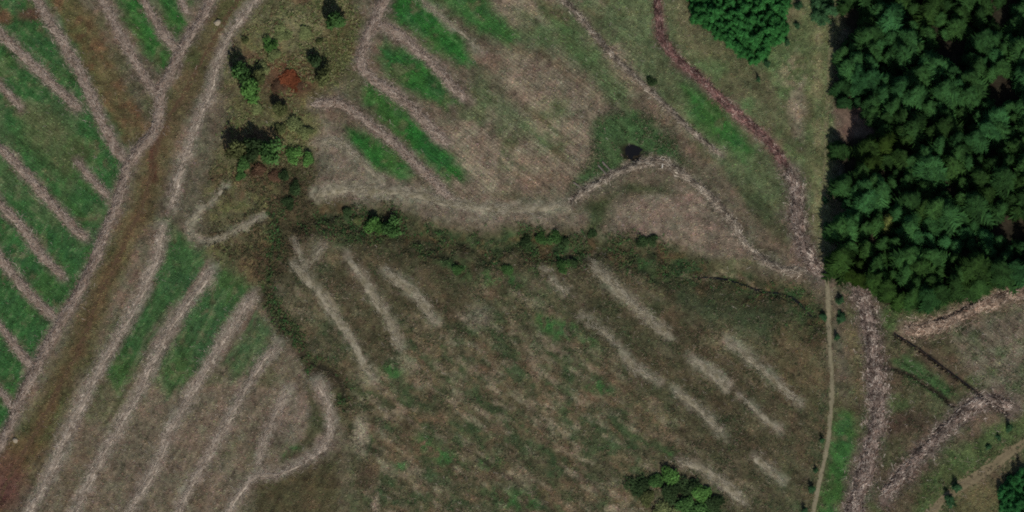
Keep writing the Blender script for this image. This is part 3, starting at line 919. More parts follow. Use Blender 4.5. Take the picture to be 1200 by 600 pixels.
# ---------------------------------------------------------------- grass and heath tussocks (uncountable)
NT = 190000
tx = rng.uniform(-184, 184, NT)
ty = rng.uniform(-101, 101, NT)
tz = hz(tx, ty)
tpx, tpy = proj(tx, ty, tz)
tc = sample(C, tx, ty)
keep = np.ones(NT, bool)
m_for = sample(m_poly(FOREST, 3), tx, ty)
keep &= m_for < 0.5
for pts, w in ((PATH_PTS, 5.0), ([(1222, 508), (1170, 541), (1110, 583), (1080, 612)], 12.0)):
    keep &= sample(d_stroke(pts, 20, PX, PY), tx, ty) > w * 0.5
keep &= sample(d_pool, tx, ty) > 1.15
rowd = np.full(GX.shape, 1e6)
for pts, w, hgt, style, lab in ROWS:
    rowd = np.minimum(rowd, d_stroke(pts, 14) - w * 0.5)
keep &= (sample(rowd, tx, ty) > -1.0) | (rng.random(NT) < 0.10)
greenness = tc[:, 1] / (tc[:, 0] + 1e-6)
for nm, sel, lab, cat, hh in (('green_grass', keep & (greenness > 1.35), 'short vivid green grass growing in the lanes between the brash rows', 'grass', 0.30),
                              ('heath_tussocks', keep & (greenness <= 1.35), 'dry tan and olive heath tussocks over the cleared ground', 'heath', 0.34)):
    n = int(sel.sum())
    cx, cy, cz, cc = tx[sel], ty[sel], tz[sel], tc[sel]
    B = 4
    Vt = np.zeros((n, B, 3, 3))
    sz = rng.uniform(0.6, 1.5, n)
    a0 = rng.uniform(0, 6.28, n)
    for b in range(B):
        a = a0 + b * 6.283 / B + rng.normal(0, 0.35, n)
        dx, dy = np.cos(a), np.sin(a)
        wd = 0.15 * sz
        ln = 0.34 * sz * rng.uniform(0.6, 1.3, n)
        hgt = hh * sz * rng.uniform(0.4, 1.0, n)
        Vt[:, b, 0] = np.stack([cx - dy * wd, cy + dx * wd, cz - 0.03], 1)
        Vt[:, b, 1] = np.stack([cx + dy * wd, cy - dx * wd, cz - 0.03], 1)
        Vt[:, b, 2] = np.stack([cx + dx * ln, cy + dy * ln, cz + hgt], 1)
    vary = rng.uniform(0.7, 1.55, (n, 1)) * (1 + rng.normal(0, 0.07, (n, 3)))
    cl = np.concatenate([np.clip(cc * vary * 1.15, 0.003, 0.9), sample(PL, cx, cy)[:, None]], 1)
    cl = np.repeat(cl, B * 3, axis=0)
    Vt = Vt.reshape(-1, 3)
    F = np.arange(len(Vt)).reshape(-1, 3)
    add(nm, mesh_np(nm, Vt, F, M_GRASS, cl), label=lab, cat=cat, kind='stuff')


# ---------------------------------------------------------------- low scrub, heather and tussock clumps (uncountable)
def clumps(name, x, y, size, height, colr, n_leaf, leaf, label, cat, seed):
    r = np.random.default_rng(seed)
    n = len(x)
    d = r.normal(size=(n, n_leaf, 3))
    d[..., 2] = np.abs(d[..., 2])
    d /= np.linalg.norm(d, axis=2)[..., None]
    P = d * (size[:, None] * r.uniform(0.35, 1.0, (n, n_leaf)))[..., None]
    P[..., 2] = d[..., 2] * height[:, None] * r.uniform(0.4, 1.0, (n, n_leaf))
    P += np.stack([x, y, hz(x, y)], 1)[:, None]
    nrm = d * 0.7 + r.normal(size=d.shape) * 0.45 + np.array([0, 0, 0.45])
    nrm /= np.linalg.norm(nrm, axis=2)[..., None]
    t1 = np.cross(nrm, r.normal(size=d.shape))
    t1 /= np.linalg.norm(t1, axis=2)[..., None]
    t2 = np.cross(nrm, t1)
    s_ = (leaf * (size[:, None] / size.mean()) ** 0.5 * r.uniform(0.6, 1.4, (n, n_leaf)))[..., None]
    V = np.stack([P - t1 * s_ * .5, P + t2 * s_ * .35, P + t1 * s_ * .6, P - t2 * s_ * .35], 2).reshape(-1, 3)
    cl = np.repeat((colr[:, None] * r.uniform(0.7, 1.3, (n, n_leaf, 1))).reshape(-1, 3), 4, axis=0)
    F = np.arange(len(V)).reshape(-1, 4)
    add(name, mesh_np(name, V, F, M_SCRUB, np.clip(cl, 0.003, 0.9)), label=label, cat=cat, kind='stuff')


def pick(n, weight, seed):
    """n random ground points, dense where the weight map is high"""
    r = np.random.default_rng(seed)
    x, y = r.uniform(-184, 184, n), r.uniform(-101, 101, n)
    k = r.random(n) < sample(weight, x, y)
    return x[k], y[k], r


rows_clear = sm(-1.0, 3.0, rowd) * (1 - m_poly(FOREST, 8, PX - 6, PY - 6)) * sm(3, 6, d_stroke(PATH_PTS, 12)) * sm(1.1, 1.4, d_pool)
wet = np.maximum(sm(34, 8, d_stroke(STREAM, 50, SWX, SWY)), sm(18, 4, d_stroke(GULLY, 24)))
wet = wet * sm(-0.1, 0.55, fbm(GX, GY, 6, 4, 21)) * rows_clear * (1 - 0.75 * sm(740, 800, PX)) + 0.35 * wet * rows_clear * sm(0.2, 0.6, n_sm) * sm(14, 4, np.minimum(d_st, d_gu))
x, y, r_ = pick(300000, wet * 0.85, 801)
pal_w = lin([(46, 54, 34), (60, 74, 42), (48, 80, 40), (76, 64, 46), (88, 80, 56)], K)
clumps('hollow_scrub', x, y, r_.uniform(0.35, 1.4, len(x)), r_.uniform(0.3, 1.7, len(x)), pal_w[r_.choice(5, len(x), p=[.24, .28, .26, .12, .10])], 9, 0.38,
       'ragged dark heather and bramble scrub filling the stream hollow and gully', 'scrub', 802)
brush = np.maximum(scrub, m_poly([(325, 180), (372, 200), (368, 260), (340, 330), (300, 320), (320, 250)], 9))
brush = brush * sm(-0.6, 0.5, fbm(GX, GY, 6, 3, 25)) * rows_clear
x, y, r_ = pick(330000, brush * 0.6, 803)
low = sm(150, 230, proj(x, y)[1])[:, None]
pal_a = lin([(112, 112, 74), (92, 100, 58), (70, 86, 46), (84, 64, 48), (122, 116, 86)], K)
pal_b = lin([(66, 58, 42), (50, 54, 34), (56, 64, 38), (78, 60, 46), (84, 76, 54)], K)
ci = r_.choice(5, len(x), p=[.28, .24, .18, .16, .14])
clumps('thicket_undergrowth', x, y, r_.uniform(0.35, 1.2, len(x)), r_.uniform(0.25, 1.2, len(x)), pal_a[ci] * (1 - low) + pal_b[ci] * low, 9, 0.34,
       'tangled pale green and brown undergrowth between the shrubs beside the pale mat', 'scrub', 804)
heath = np.maximum(south * 0.75, np.maximum(2.0 * m_poly([(690, 120), (750, 120), (800, 165), (810, 195), (745, 190), (700, 220), (665, 222), (690, 180)], 8), rb * 0.5))
heath = np.maximum(heath, m_poly([(735, 545), (800, 535), (855, 560), (865, 640), (730, 640)], 8))
edge = m_stroke([(979, -20), (978, 60), (976, 120), (978, 180), (980, 240), (979, 300), (1000, 334), (1036, 362), (1092, 364), (1140, 350), (1210, 324)], 10, 5)
heath = np.maximum(heath, edge)
heath = heath * sm(-0.3, 0.9, fbm(GX, GY, 4, 3, 27)) * rows_clear
x, y, r_ = pick(480000, heath * 0.55, 805)
base = sample(C, x, y)
pal_c = lin([(46, 72, 40), (58, 60, 40), (36, 44, 28), (102, 84, 68), (122, 110, 94)], K)
clumps('heather_tussocks', x, y, r_.uniform(0.25, 0.8, len(x)), r_.uniform(0.2, 0.7, len(x)), 0.45 * base + 0.62 * pal_c[r_.choice(5, len(x), p=[.3, .22, .2, .16, .12])], 7, 0.30,
       'mottled heather and grass clumps over the large lower middle field', 'heath', 806)


litter = np.clip(0.35 * tan + 0.5 * ll + 1.0 * m_poly([(1105, 385), (1215, 350), (1260, 470), (1190, 480), (1130, 440)], 10) + 0.6 * m_poly([(720, 240), (800, 218), (850, 250), (880, 300), (800, 302), (715, 268)], 7)
                 + 0.9 * sm(14, 0, rowd) + 0.35 * rb + 0.12, 0, 1) * (1 - m_poly(FOREST, 3)) * sm(3, 6, d_stroke(PATH_PTS, 12)) * sm(-0.6, 0.6, fbm(GX, GY, 5, 3, 29))
x, y, r_ = pick(70000, litter * 0.6, 807)
n = len(x)
pal_l = lin([(132, 118, 106), (152, 142, 130), (100, 86, 76), (72, 60, 52), (120, 98, 86)], K)
V, F, cl = sticks(np.column_stack([x, y, hz(x, y) + 0.1]), np.where(r_.random(n) < 0.6, r_.normal(-0.68, 0.4, n), r_.uniform(-1.6, 1.6, n)), r_.uniform(0.5, 2.0, n),
                  r_.uniform(0.03, 0.09, n), r_.normal(0, 0.08, n), pal_l[r_.choice(5, n)] * r_.uniform(0.7, 1.3, (n, 1)))
add('scattered_branches', mesh_np('scattered_branches', V, F, M_BRASH, cl), label='loose broken branches strewn over the cleared fields between the rows', cat='branches', kind='stuff')


# ---------------------------------------------------------------- trees
def conifer_crown(seed, height, radius, whorls, per, droop, base=0.12, blunt=1.5):
    """whorls of drooping branches, each a ragged spray of needle-covered twigs"""
    r = np.random.default_rng(seed)
    V, F, Cc = [], [], []
    for wI in range(whorls):
        f = wI / (whorls - 1)
        z = height * (base + (1 - base) * f ** 0.92)
        R = radius * (1 - f ** blunt) ** 0.85 * r.uniform(0.8, 1.15) + 0.15
        n = max(4, int(per * (1 - 0.55 * f)))
        a0 = r.uniform(0, 6.28)
        for b in range(n):
            a = a0 + 6.283 * b / n + r.normal(0, 0.16)
            L = R * r.uniform(0.5, 1.3) * (1 + 0.22 * math.sin(2 * a + seed) + 0.15 * math.sin(3 * a + 2.3 * seed))
            d = np.array([math.cos(a), math.sin(a), 0])
            s = np.array([-math.sin(a), math.cos(a), 0])
            up = 0.18 * (f - 0.25)
            tone = r.uniform(0.45, 1.45)
            pts = []
            for q in (0.1, 0.32, 0.52, 0.7, 0.86, 1.0):
                pts.append(d * (L * q) + np.array([0, 0, z + L * (up * q * 2 - droop * q * q) + r.normal(0, .03)]))
            w0 = 0.30 * L * r.uniform(0.8, 1.2) + 0.06
            for k in range(5):
                pa, pb = pts[k], pts[k + 1]
                wa = w0 * (0.7, 1.05, 1.1, 0.9, 0.6)[k]
                for sg in (-1, 1):
                    tip = pa * 0.25 + pb * 0.75 + s * sg * wa * r.uniform(0.7, 1.5) + d * (0.2 * L * r.uniform(.3, 1.5)) + np.array([0, 0, -0.22 * wa - r.uniform(0, .12)])
                    i = len(V)
                    V += [pa, pb, tip]
                    F.append((i, i + 1, i + 2) if sg > 0 else (i + 1, i, i + 2))
                    tn = tone * r.uniform(0.85, 1.15)
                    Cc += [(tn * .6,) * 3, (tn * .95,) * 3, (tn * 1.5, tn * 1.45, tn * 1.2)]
                    # hanging second twig layer
                    t2 = pa * 0.5 + pb * 0.5 + s * sg * wa * 0.6 + np.array([0, 0, -0.45 * wa])
                    i = len(V)
                    V += [pa, pb, t2]
                    F.append((i, i + 1, i + 2) if sg > 0 else (i + 1, i, i + 2))
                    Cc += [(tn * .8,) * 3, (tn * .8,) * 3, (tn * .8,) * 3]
            i = len(V)
            tip = pts[-1] + d * 0.12 * L + np.array([0, 0, -0.05])
            V += [pts[-1] + s * .05, pts[-1] - s * .05, tip]
            F.append((i, i + 1, i + 2))
            Cc += [(tone,) * 3] * 3
    # leader
    i = len(V)
    V += [np.array([.08, 0, height * .95]), np.array([-.05, .07, height * .95]), np.array([0, 0, height * 1.03])]
    F.append((i, i + 1, i + 2))
    Cc += [(1.1,) * 3] * 3
    return mesh_np('crown', np.array(V), np.array(F), M_LEAF, np.array(Cc))


def trunk_mesh(height, rad, seed):
    r = np.random.default_rng(seed)
    rings, k = 5, 7
    V = []
    for i in range(rings):
        f = i / (rings - 1)
        ox, oy = r.normal(0, 0.03 * height * 0.1, 2) * f
        for j in range(k):
            a = 6.283 * j / k
            rr = rad * (1 - 0.9 * f) * (1.3 if i == 0 else 1)
            V.append((ox + math.cos(a) * rr, oy + math.sin(a) * rr, -0.3 + f * (height + 0.2)))
    F = []
    for i in range(rings - 1):
        for j in range(k):
            F.append((i * k + j, i * k + (j + 1) % k, (i + 1) * k + (j + 1) % k, (i + 1) * k + j))
    return mesh_np('trunk', np.array(V), np.array(F), M_BARK)


def leafy_crown(seed, radius, height, n_leaf, leaf=0.34, lobes=7):
    """broad bush: leaf faces through several uneven lobes"""
    r = np.random.default_rng(seed)
    cen, rad, ton = [], [], []
    for i in range(lobes):
        a = r.uniform(0, 6.28)
        d = radius * r.uniform(0.1, 0.68)
        cen.append((math.cos(a) * d, math.sin(a) * d, height * r.uniform(0.3, 0.72)))
        rad.append(radius * r.uniform(0.32, 0.55))
        ton.append(r.uniform(0.7, 1.3))
    cen, rad, ton = np.array(cen), np.array(rad), np.array(ton)
    li = r.integers(0, lobes, n_leaf)
    d = r.normal(size=(n_leaf, 3))
    d /= np.linalg.norm(d, axis=1)[:, None]
    rr = rad[li] * r.uniform(0.45, 1.15, n_leaf)
    P = cen[li] + d * rr[:, None] * np.array([1, 1, height / (radius * 1.6)])
    P[:, 2] = np.maximum(P[:, 2], 0.05)
    nrm = d * 0.6 + r.normal(size=(n_leaf, 3)) * 0.5 + np.array([0, 0, 0.5])
    nrm /= np.linalg.norm(nrm, axis=1)[:, None]
    t1 = np.cross(nrm, r.normal(size=(n_leaf, 3)))
    t1 /= np.linalg.norm(t1, axis=1)[:, None]
    t2 = np.cross(nrm, t1)
    sz = leaf * r.uniform(0.6, 1.4, n_leaf)[:, None]
    V = np.stack([P - t1 * sz * .5, P + t2 * sz * .32, P + t1 * sz * .6, P - t2 * sz * .32], 1).reshape(-1, 3)
    F = np.arange(len(V)).reshape(-1, 4)
    tn = (ton[li] * r.uniform(0.75, 1.25, n_leaf))[:, None] * np.ones((1, 3))
    return mesh_np('foliage', V, F, M_LEAF, np.repeat(tn, 4, axis=0))


def stems_mesh(radius, height, seed):
    r = np.random.default_rng(seed)
    n = 7
    a = r.uniform(0, 6.28, n)
    L = r.uniform(0.5, 0.75, n) * height
    pit = r.uniform(0.8, 1.4, n)
    c = np.column_stack([np.cos(a) * np.cos(pit) * L / 2, np.sin(a) * np.cos(pit) * L / 2, np.sin(pit) * L / 2 - 0.1])
    V, F, cl = sticks(c, a, L, np.full(n, 0.07), pit, np.ones((n, 3)))
    return mesh_np('stems', V, F, M_BARK)


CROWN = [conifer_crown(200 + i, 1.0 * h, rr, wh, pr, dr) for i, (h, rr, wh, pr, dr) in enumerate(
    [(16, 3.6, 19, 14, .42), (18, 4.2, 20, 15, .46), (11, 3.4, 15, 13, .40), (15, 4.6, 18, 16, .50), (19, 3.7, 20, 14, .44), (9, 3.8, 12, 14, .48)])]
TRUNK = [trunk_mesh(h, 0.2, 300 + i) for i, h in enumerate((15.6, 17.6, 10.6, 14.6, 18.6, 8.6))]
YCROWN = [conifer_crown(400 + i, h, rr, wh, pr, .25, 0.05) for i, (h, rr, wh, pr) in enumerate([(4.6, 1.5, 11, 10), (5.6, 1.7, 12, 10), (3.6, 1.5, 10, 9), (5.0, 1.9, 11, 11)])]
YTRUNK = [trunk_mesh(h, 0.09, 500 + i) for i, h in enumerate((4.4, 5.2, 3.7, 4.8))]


def tree(name, crown, trunk, px, py, scale, colr, label, cat, group=None):
    x, y = at(px, py)
    z = float(hz(x, y))
    x, y = at(px, py, z)
    o = add(name, None, label=label, cat=cat, group=group, loc=(float(x), float(y), z), rz=random.uniform(0, 6.28))
    o.empty_display_size = 0.5
    sx = scale * random.uniform(0.92, 1.08)
    o.scale = (sx * random.uniform(0.82, 1.2), sx * random.uniform(0.82, 1.2), scale * random.uniform(0.85, 1.15))
    o.rotation_euler = (random.gauss(0, 0.05), random.gauss(0, 0.05), o.rotation_euler[2])
    t = add('trunk', trunk, o)
    c = add('crown', crown, o)
    c.color = (*colr, 1)
    return o


def scatter(poly, spacing, gaps, limit, seed):
    """dart throwing in photo pixels"""
    r = random.Random(seed)
    pts = []
    xs_ = [p[0] for p in poly]
    ys_ = [p[1] for p in poly]
    tries = 0
    while tries < 60000 and len(pts) < limit:
        tries += 1
        x, y = r.uniform(min(xs_), max(xs_)), r.uniform(min(ys_), max(ys_))
        if not in_poly(x, y, poly):
            continue
        if any(((x - g[0]) / g[2]) ** 2 + ((y - g[1]) / g[3]) ** 2 < 1 for g in gaps):
            continue
        s = spacing * (0.85 + 0.35 * float(vn(x / 30.0, y / 30.0, 37)))
        if all((x - q[0]) ** 2 + (y - q[1]) ** 2 > s * s for q in pts):
            pts.append((x, y))
    return pts


FGAPS = [(1003, 22, 13, 22), (1058, 92, 15, 20), (1120, 64, 34, 16), (1178, 112, 30, 17), (998, 190, 14, 26), (1000, 150, 24, 27), (1184, 268, 32, 17), (1090, 38, 16, 9), (1155, 245, 14, 8), (1140, 130, 12, 8), (1080, 150, 12, 8),
         (1110, 216, 14, 10), (1035, 212, 14, 9), (1052, 345, 11, 9), (1165, 20, 16, 14), (1088, 320, 9, 12)]
fpts = scatter(FOREST, 13.2, FGAPS, 300, 5)
for i, (x, y) in enumerate(fpts):
    k = random.choice((0, 1, 1, 2, 3, 3, 4, 5))
    g = (0.95 + 0.45 * float(fbm(np.array(x), np.array(y), 40, 2, 44))) * random.uniform(0.85, 1.15)
    tint = float(vn(x / 35.0, y / 35.0, 48)) + random.uniform(-0.15, 0.25)
    warm = max(0.0, min(1.0, (y - 200) / 120.0)) * max(0.0, min(1.0, (1130 - x) / 80.0))
    colr = (0.016 * g + 0.007 * tint + 0.006 * warm, 0.056 * g + 0.010 * warm, 0.020 * g - 0.005 * tint)
    ver = 'upper' if y < 110 else ('middle' if y < 225 else 'lower')
    hor = 'left' if x < 1060 else ('centre' if x < 1130 else 'right')
    if x < 998:
        lab, grp = f'dark conifer in the outermost forest row facing the grassy path, {ver} stretch', f'conifers along the west edge of the forest, {ver} stretch'
    elif y > 302:
        lab, grp = f'dark conifer on the lower forest edge above the tan brash bank, {hor} stretch', f'conifers along the south edge of the forest, {hor} stretch'
    else:
        lab, grp = f'dark green conifer packed inside the {ver} {hor} part of the dense forest', f'conifers inside the {ver} {hor} part of the forest'
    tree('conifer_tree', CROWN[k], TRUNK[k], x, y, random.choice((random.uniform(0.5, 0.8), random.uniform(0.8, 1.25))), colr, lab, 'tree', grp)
for x, y, s, lab in ((1040, 262, 1.0, 'yellow-green treetop standing out in the lower forest, left of its twin'), (1076, 284, .9, 'yellow-green treetop standing out in the lower forest, right of its twin')):
    tree('conifer_tree', CROWN[2], TRUNK[2], x, y, s * .9, (0.10, 0.12, 0.035), lab, 'tree')

ypts = scatter(YOUNG, 5.8, [(908, 62, 10, 9), (845, 20, 7, 4), (880, 45, 8, 4), (862, -2, 6, 4)], 200, 8)
for i, (x, y) in enumerate(ypts):
    k = i % 4
    g = random.uniform(0.8, 1.25)
    edge = y > 40
    tree('young_conifer', YCROWN[k], YTRUNK[k], x, y, random.uniform(0.65, 1.3), (0.022 * g, 0.094 * g, 0.024 * g),
         'bright green young conifer at the lower tip of the thicket by the top edge' if edge else 'bright green young conifer packed in the upper thicket by the top edge',
         'tree', 'young conifers at the tip of the top thicket' if edge else 'young conifers in the top thicket')
for i, (x, y) in enumerate(scatter([(1174, 580), (1182, 566), (1204, 552), (1216, 548), (1216, 622), (1184, 622)], 7.0, [], 40, 9)):
    g = random.uniform(0.8, 1.2)
    tree('young_conifer', YCROWN[i % 4], YTRUNK[i % 4], x, y, random.uniform(1.1, 1.45), (0.018 * g, 0.080 * g, 0.024 * g),
         'bright green young conifer crowded into the bottom right corner', 'tree', 'young conifers in the bottom right corner')
for i, (x, y) in enumerate([(952, -6), (960, -2), (968, 2), (957, 8), (965, 12), (973, 14), (964, 22), (957, 20)]):
    tree('young_conifer', YCROWN[i % 4], YTRUNK[i % 4], x, y, 1.3, (0.026, 0.066, 0.028),
         'dark young conifer in the small clump at the head of the grassy path', 'tree', 'young conifers at the head of the grassy path')

# lone small conifers, each told apart by its neighbours
for x, y, s, lab in [
    (1120, 572, 1.0, 'small dark conifer on the bottom right dirt track, upper of two'),
    (1113, 588, .95, 'small dark conifer on the bottom right dirt track, lower of two'),
    (1178, 592, .6, 'tiny dark conifer just left of the bottom right thicket'),
    (1183, 502, .65, 'tiny conifer above the dirt track, nearest the right edge'),
    (1170, 513, .55, 'tiny conifer above the dirt track, middle of three'),
    (1158, 524, .5, 'tiny conifer above the dirt track, lowest of three'),
    (963, 517, .55, 'tiny dark conifer left of the narrow path, highest of four near the bottom'),
    (956, 552, .5, 'tiny dark conifer left of the narrow path, second of four near the bottom'),
    (951, 574, .7, 'small dark conifer left of the narrow path, third of four near the bottom'),
    (943, 600, .7, 'small dark conifer left of the narrow path, lowest of four'),
    (967, 236, .7, 'small dark conifer between grassy path and forest, upper of two'),
    (969, 266, .65, 'small dark conifer between grassy path and forest, lower of two'),
    (984, 353, .75, 'small conifer between narrow path and purple brash, highest of a column'),
    (986, 372, .9, 'rounded conifer between narrow path and purple brash, largest of a column'),
    (981, 396, .6, 'small conifer between narrow path and purple brash, lowest of a column'),
    (965, 372, .65, 'small conifer hugging the left side of the narrow path'),
    (936, 8, .75, 'small dark conifer in the gap right of the young thicket, highest'),
    (934, 30, .6, 'small dark conifer in the gap right of the young thicket, second'),
    (922, 50, .6, 'small dark conifer in the gap right of the young thicket, third'),
    (899, 76, .7, 'small dark conifer below the right flank of the young thicket'),
    (889, 94, .5, 'tiny conifer below the tip of the young thicket'),
]:
    tree('young_conifer', YCROWN[int(x) % 4], YTRUNK[int(x) % 4], x, y, s, (0.022, 0.055, 0.024), lab, 'tree')

# shrubs: x, y, radius px, height m, colour, label
BUSH = [leafy_crown(600 + i, 2.0, 2.6, 1700, 0.36, 10) for i in range(5)]
STEM = [stems_mesh(2.0, 2.6, 700 + i) for i in range(5)]
FC = {'bright': (0.058, 0.128, 0.030), 'green': (0.040, 0.086, 0.024), 'dark': (0.028, 0.048, 0.018), 'pale': (0.12, 0.14, 0.055),
      'olive': (0.070, 0.080, 0.030), 'rust': (0.15, 0.048, 0.022), 'brown': (0.085, 0.05, 0.03)}
SHRUBS = [
    (394, 32, 15, 9.0, 'green', 'tall green shrub with black shadow at the top edge, right of the pale clearing'),
    (292, 110, 15, 8.0, 'bright', 'bright green shrub beside the pale brash mat, with a black shadow above it'),
    (282, 92, 14, 9.0, 'green', 'dark shrub just left above the bright shrub by the pale mat'),
    (304, 92, 10, 4.5, 'olive', 'olive shrub just right above the bright shrub by the pale mat'),
    (316, 54, 9, 3.0, 'bright', 'small light green shrub at the top of the scrub, upper of a pair'),
    (322, 67, 11, 2.2, 'pale', 'pale green low shrub at the top of the scrub, lower of a pair'),
    (370, 74, 10, 5.6, 'dark', 'small dark shrub right of the rust red bush, upper'),
    (381, 92, 11, 6.4, 'olive', 'yellow-green shrub right of the rust red bush, lower'),
    (341, 96, 16, 1.4, 'rust', 'rust red bush of dead leaves in the middle of the scrub'),
    (327, 102, 9, 1.2, 'brown', 'brown dead bush touching the rust red one'),
    (353, 102, 8, 1.2, 'brown', 'brown dead bush right below the rust red one'),
    (328, 132, 11, 5.5, 'olive', 'olive shrub below the rust red bush with a small black shadow'),
    (275, 180, 14, 9.0, 'olive', 'leftmost of the shrubs throwing the largest black shadow'),
    (296, 180, 15, 9.5, 'dark', 'middle of the shrubs throwing the largest black shadow'),
    (316, 180, 15, 9.0, 'green', 'deep green shrub on the right under the largest black shadow'),
    (284, 194, 12, 3.0, 'green', 'green shrub below the shrubs with the largest shadow'),
    (282, 206, 7, 1.8, 'green', 'small green shrub lowest on the left of the scrub'),
    (346, 150, 12, 2.4, 'pale', 'pale yellow-green shrub facing the arched brash row, upper left'),
    (360, 156, 9, 2.2, 'pale', 'pale yellow-green shrub facing the arched brash row, upper right'),
    (344, 182, 11, 2.6, 'bright', 'light green shrub at the head of the dark gully, left of a pair'),
    (360, 188, 11, 2.6, 'bright', 'light green shrub at the head of the dark gully, right of a pair'),
    (333, 206, 9, 2.2, 'dark', 'dark shrub at the top of the gully, upper left of three'),
    (347, 222, 9, 2.4, 'dark', 'dark shrub at the top of the gully, upper right of three'),
    (338, 240, 9, 2.2, 'dark', 'dark shrub at the top of the gully, lowest of three'),
    (308, 80, 8, 2.0, 'pale', 'pale shrub directly left above the rust red bush'),
    (300, 128, 10, 1.6, 'pale', 'pale low shrub between the bright shrub and the largest black shadow'),
    (330, 152, 9, 2.2, 'olive', 'olive shrub between the largest shadow and the pale pair'),
    (302, 200, 10, 1.8, 'brown', 'brown bush below the right shrub of the largest shadow'),
    (322, 206, 9, 1.6, 'brown', 'brown bush left of the dark trio at the gully top'),
    (330, 40, 11, 1.2, 'pale', 'pale straw bush in the clearing near the top, left of two'),
    (356, 40, 11, 1.2, 'pale', 'pale straw bush in the clearing near the top, right of two'),
    (288, 48, 6, 1.8, 'olive', 'small olive shrub at the upper left tip of the scrub'),
    (375, 50, 5, 1.5, 'olive', 'tiny olive shrub between the tall top shrub and the rust red bush'),
    (440, 268, 12, 6.0, 'bright', 'bright green shrub in the stream hollow with a black shadow, left of two'),
    (458, 269, 12, 6.0, 'green', 'green shrub in the stream hollow with a black shadow, right of two'),
    (408, 250, 8, 1.8, 'dark', 'dark low shrub where the stream hollow begins'),
    (420, 260, 7, 1.6, 'olive', 'olive low shrub just left of the bright hollow shrubs'),
    (618, 285, 9, 2.4, 'dark', 'dark shrub in the middle of the stream hollow, leftmost of five'),
    (634, 279, 9, 2.6, 'green', 'green shrub in the middle of the stream hollow, second of five'),
    (650, 280, 9, 2.6, 'green', 'green shrub in the middle of the stream hollow, third of five'),
    (663, 286, 8, 2.2, 'dark', 'dark shrub in the middle of the stream hollow, fourth of five'),
    (694, 274, 7, 1.6, 'dark', 'dark shrub below the bend of the green strip, rightmost of five'),
    (752, 284, 9, 2.2, 'dark', 'dark shrub on the stream bank under the pinkish ground, left of two'),
    (765, 282, 8, 2.0, 'dark', 'dark shrub on the stream bank under the pinkish ground, right of two'),
    (660, 312, 9, 1.8, 'green', 'green shrub on the lower bank right of the photo middle'),
    (672, 310, 7, 1.6, 'dark', 'dark shrub at the head of the clearest pale brash row'),
    (536, 318, 8, 1.4, 'green', 'green bush below the stream hollow, left of a pair'),
    (595, 316, 8, 1.4, 'green', 'green bush below the stream hollow, right of a pair'),
    (763, 96, 7, 1.8, 'dark', 'lone dark bush beside the narrow straight brash line'),
    (747, 572, 13, 2.4, 'dark', 'dark shrub at the left end of the bottom clump'),
    (760, 586, 13, 2.6, 'olive', 'olive shrub in the lower left of the bottom clump'),
    (770, 566, 12, 2.2, 'green', 'green shrub at the top left of the bottom clump'),
    (786, 558, 13, 3.2, 'bright', 'light green shrub at the top of the bottom clump'),
    (788, 578, 14, 3.4, 'dark', 'dark shrub in the centre of the bottom clump'),
    (806, 572, 13, 3.0, 'dark', 'dark shrub right of the centre of the bottom clump'),
    (802, 592, 14, 3.4, 'green', 'green shrub at the bottom edge, middle of the bottom clump'),
    (822, 582, 14, 3.4, 'bright', 'bright green shrub in the right of the bottom clump'),
    (818, 600, 14, 3.2, 'green', 'green shrub at the bottom edge, right of the bottom clump'),
    (838, 592, 13, 2.8, 'dark', 'dark shrub at the right end of the bottom clump'),
    (778, 600, 13, 2.2, 'pale', 'pale yellowish shrub at the bottom edge of the bottom clump'),
]
for i, (x, y, rp, hm, cn, lab) in enumerate(SHRUBS):
    wx, wy = at(x, y)
    z = float(hz(wx, wy))
    wx, wy = at(x, y, z)
    o = add('shrub', None, label=lab, cat='shrub', group='shrubs of the scrub, stream hollow and bottom clump', loc=(float(wx), float(wy), z), rz=random.uniform(0, 6.28))
    s = rp * MPP / 2.0
    o.scale = (s, s * random.uniform(0.85, 1.1), hm / 2.6)
    add('stems', STEM[i % 5], o)
    f = add('foliage', BUSH[i % 5], o)
    g = random.uniform(0.85, 1.2)
    f.color = (*(np.array(FC[cn]) * g), 1)


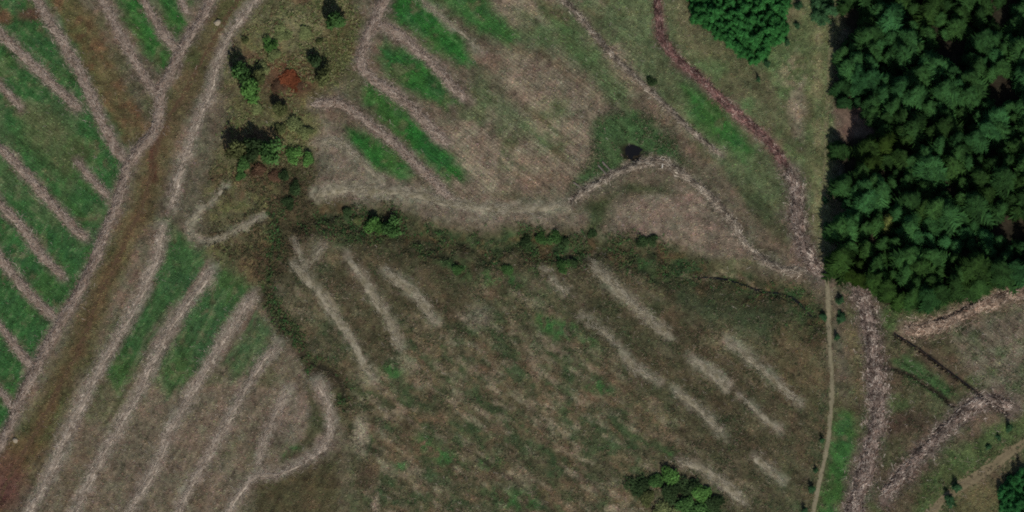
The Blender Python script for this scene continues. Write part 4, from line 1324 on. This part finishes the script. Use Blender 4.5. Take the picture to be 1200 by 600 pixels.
# ---------------------------------------------------------------- logs and stones
def log_obj(px0, py0, px1, py1, rad, mat, label):
    xa, ya = at(px0, py0)
    xb, yb = at(px1, py1)
    L = math.hypot(xb - xa, yb - ya)
    k, rings = 9, 6
    V = []
    r = random.Random(int(px0 * 7))
    for i in range(rings):
        f = i / (rings - 1)
        for j in range(k):
            a = 6.283 * j / k
            rr = rad * (1 - 0.35 * f) * r.uniform(0.9, 1.1)
            V.append((f * L, math.cos(a) * rr, math.sin(a) * rr))
    F = [(i * k + j, i * k + (j + 1) % k, (i + 1) * k + (j + 1) % k, (i + 1) * k + j) for i in range(rings - 1) for j in range(k)]
    me = bpy.data.meshes.new('log')
    F += [tuple(range(k))[::-1], tuple((rings - 1) * k + j for j in range(k))]
    me.from_pydata(V, [], F)
    me.materials.append(mat)
    za, zb = float(hz(xa, ya)), float(hz(xb, yb))
    o = add('log', me, label=label, cat='log', loc=(float(xa), float(ya), za + rad * 0.7), rz=math.atan2(yb - ya, xb - xa))
    o.rotation_euler = (0, -math.atan2(zb - za, L), math.atan2(yb - ya, xb - xa))
    return o


log_obj(701, 194, 712, 206, .3, M_WOOD, 'dark felled log left of the black pool, upper of two')
log_obj(706, 190, 719, 204, .3, M_WOOD, 'dark felled log left of the black pool, lower of two')
log_obj(672, 214, 682, 221, .28, M_WOOD, 'short dark log lying at the bend of the winding brash line')
log_obj(777, 187, 776, 197, .28, M_PALEWOOD, 'white bleached log lying across the crest of the winding brash line')


def boulder(px, py, r, label, seed):
    rr = np.random.default_rng(seed)
    import bmesh
    bm = bmesh.new()
    bmesh.ops.create_icosphere(bm, subdivisions=2, radius=r)
    for v in bm.verts:
        n = 1 + 0.28 * float(fbm(v.co.x * 2 + seed, v.co.y * 2 + v.co.z * 3, 1.4 * r, 2, seed))
        v.co = Vector((v.co.x * n * 1.15, v.co.y * n * 0.9, v.co.z * n * 0.6))
    me = bpy.data.meshes.new('boulder')
    bm.to_mesh(me)
    bm.free()
    me.materials.append(M_ROCK)
    x, y = at(px, py)
    add('boulder', me, label=label, cat='boulder', loc=(float(x), float(y), float(hz(x, y)) + r * 0.25), rz=seed)


boulder(18, 517, 0.9, 'pale boulder beside the lower end of the dividing brash line', 2)
boulder(255, 27, 1.2, 'pale boulder lying on the brown track near the top', 4)
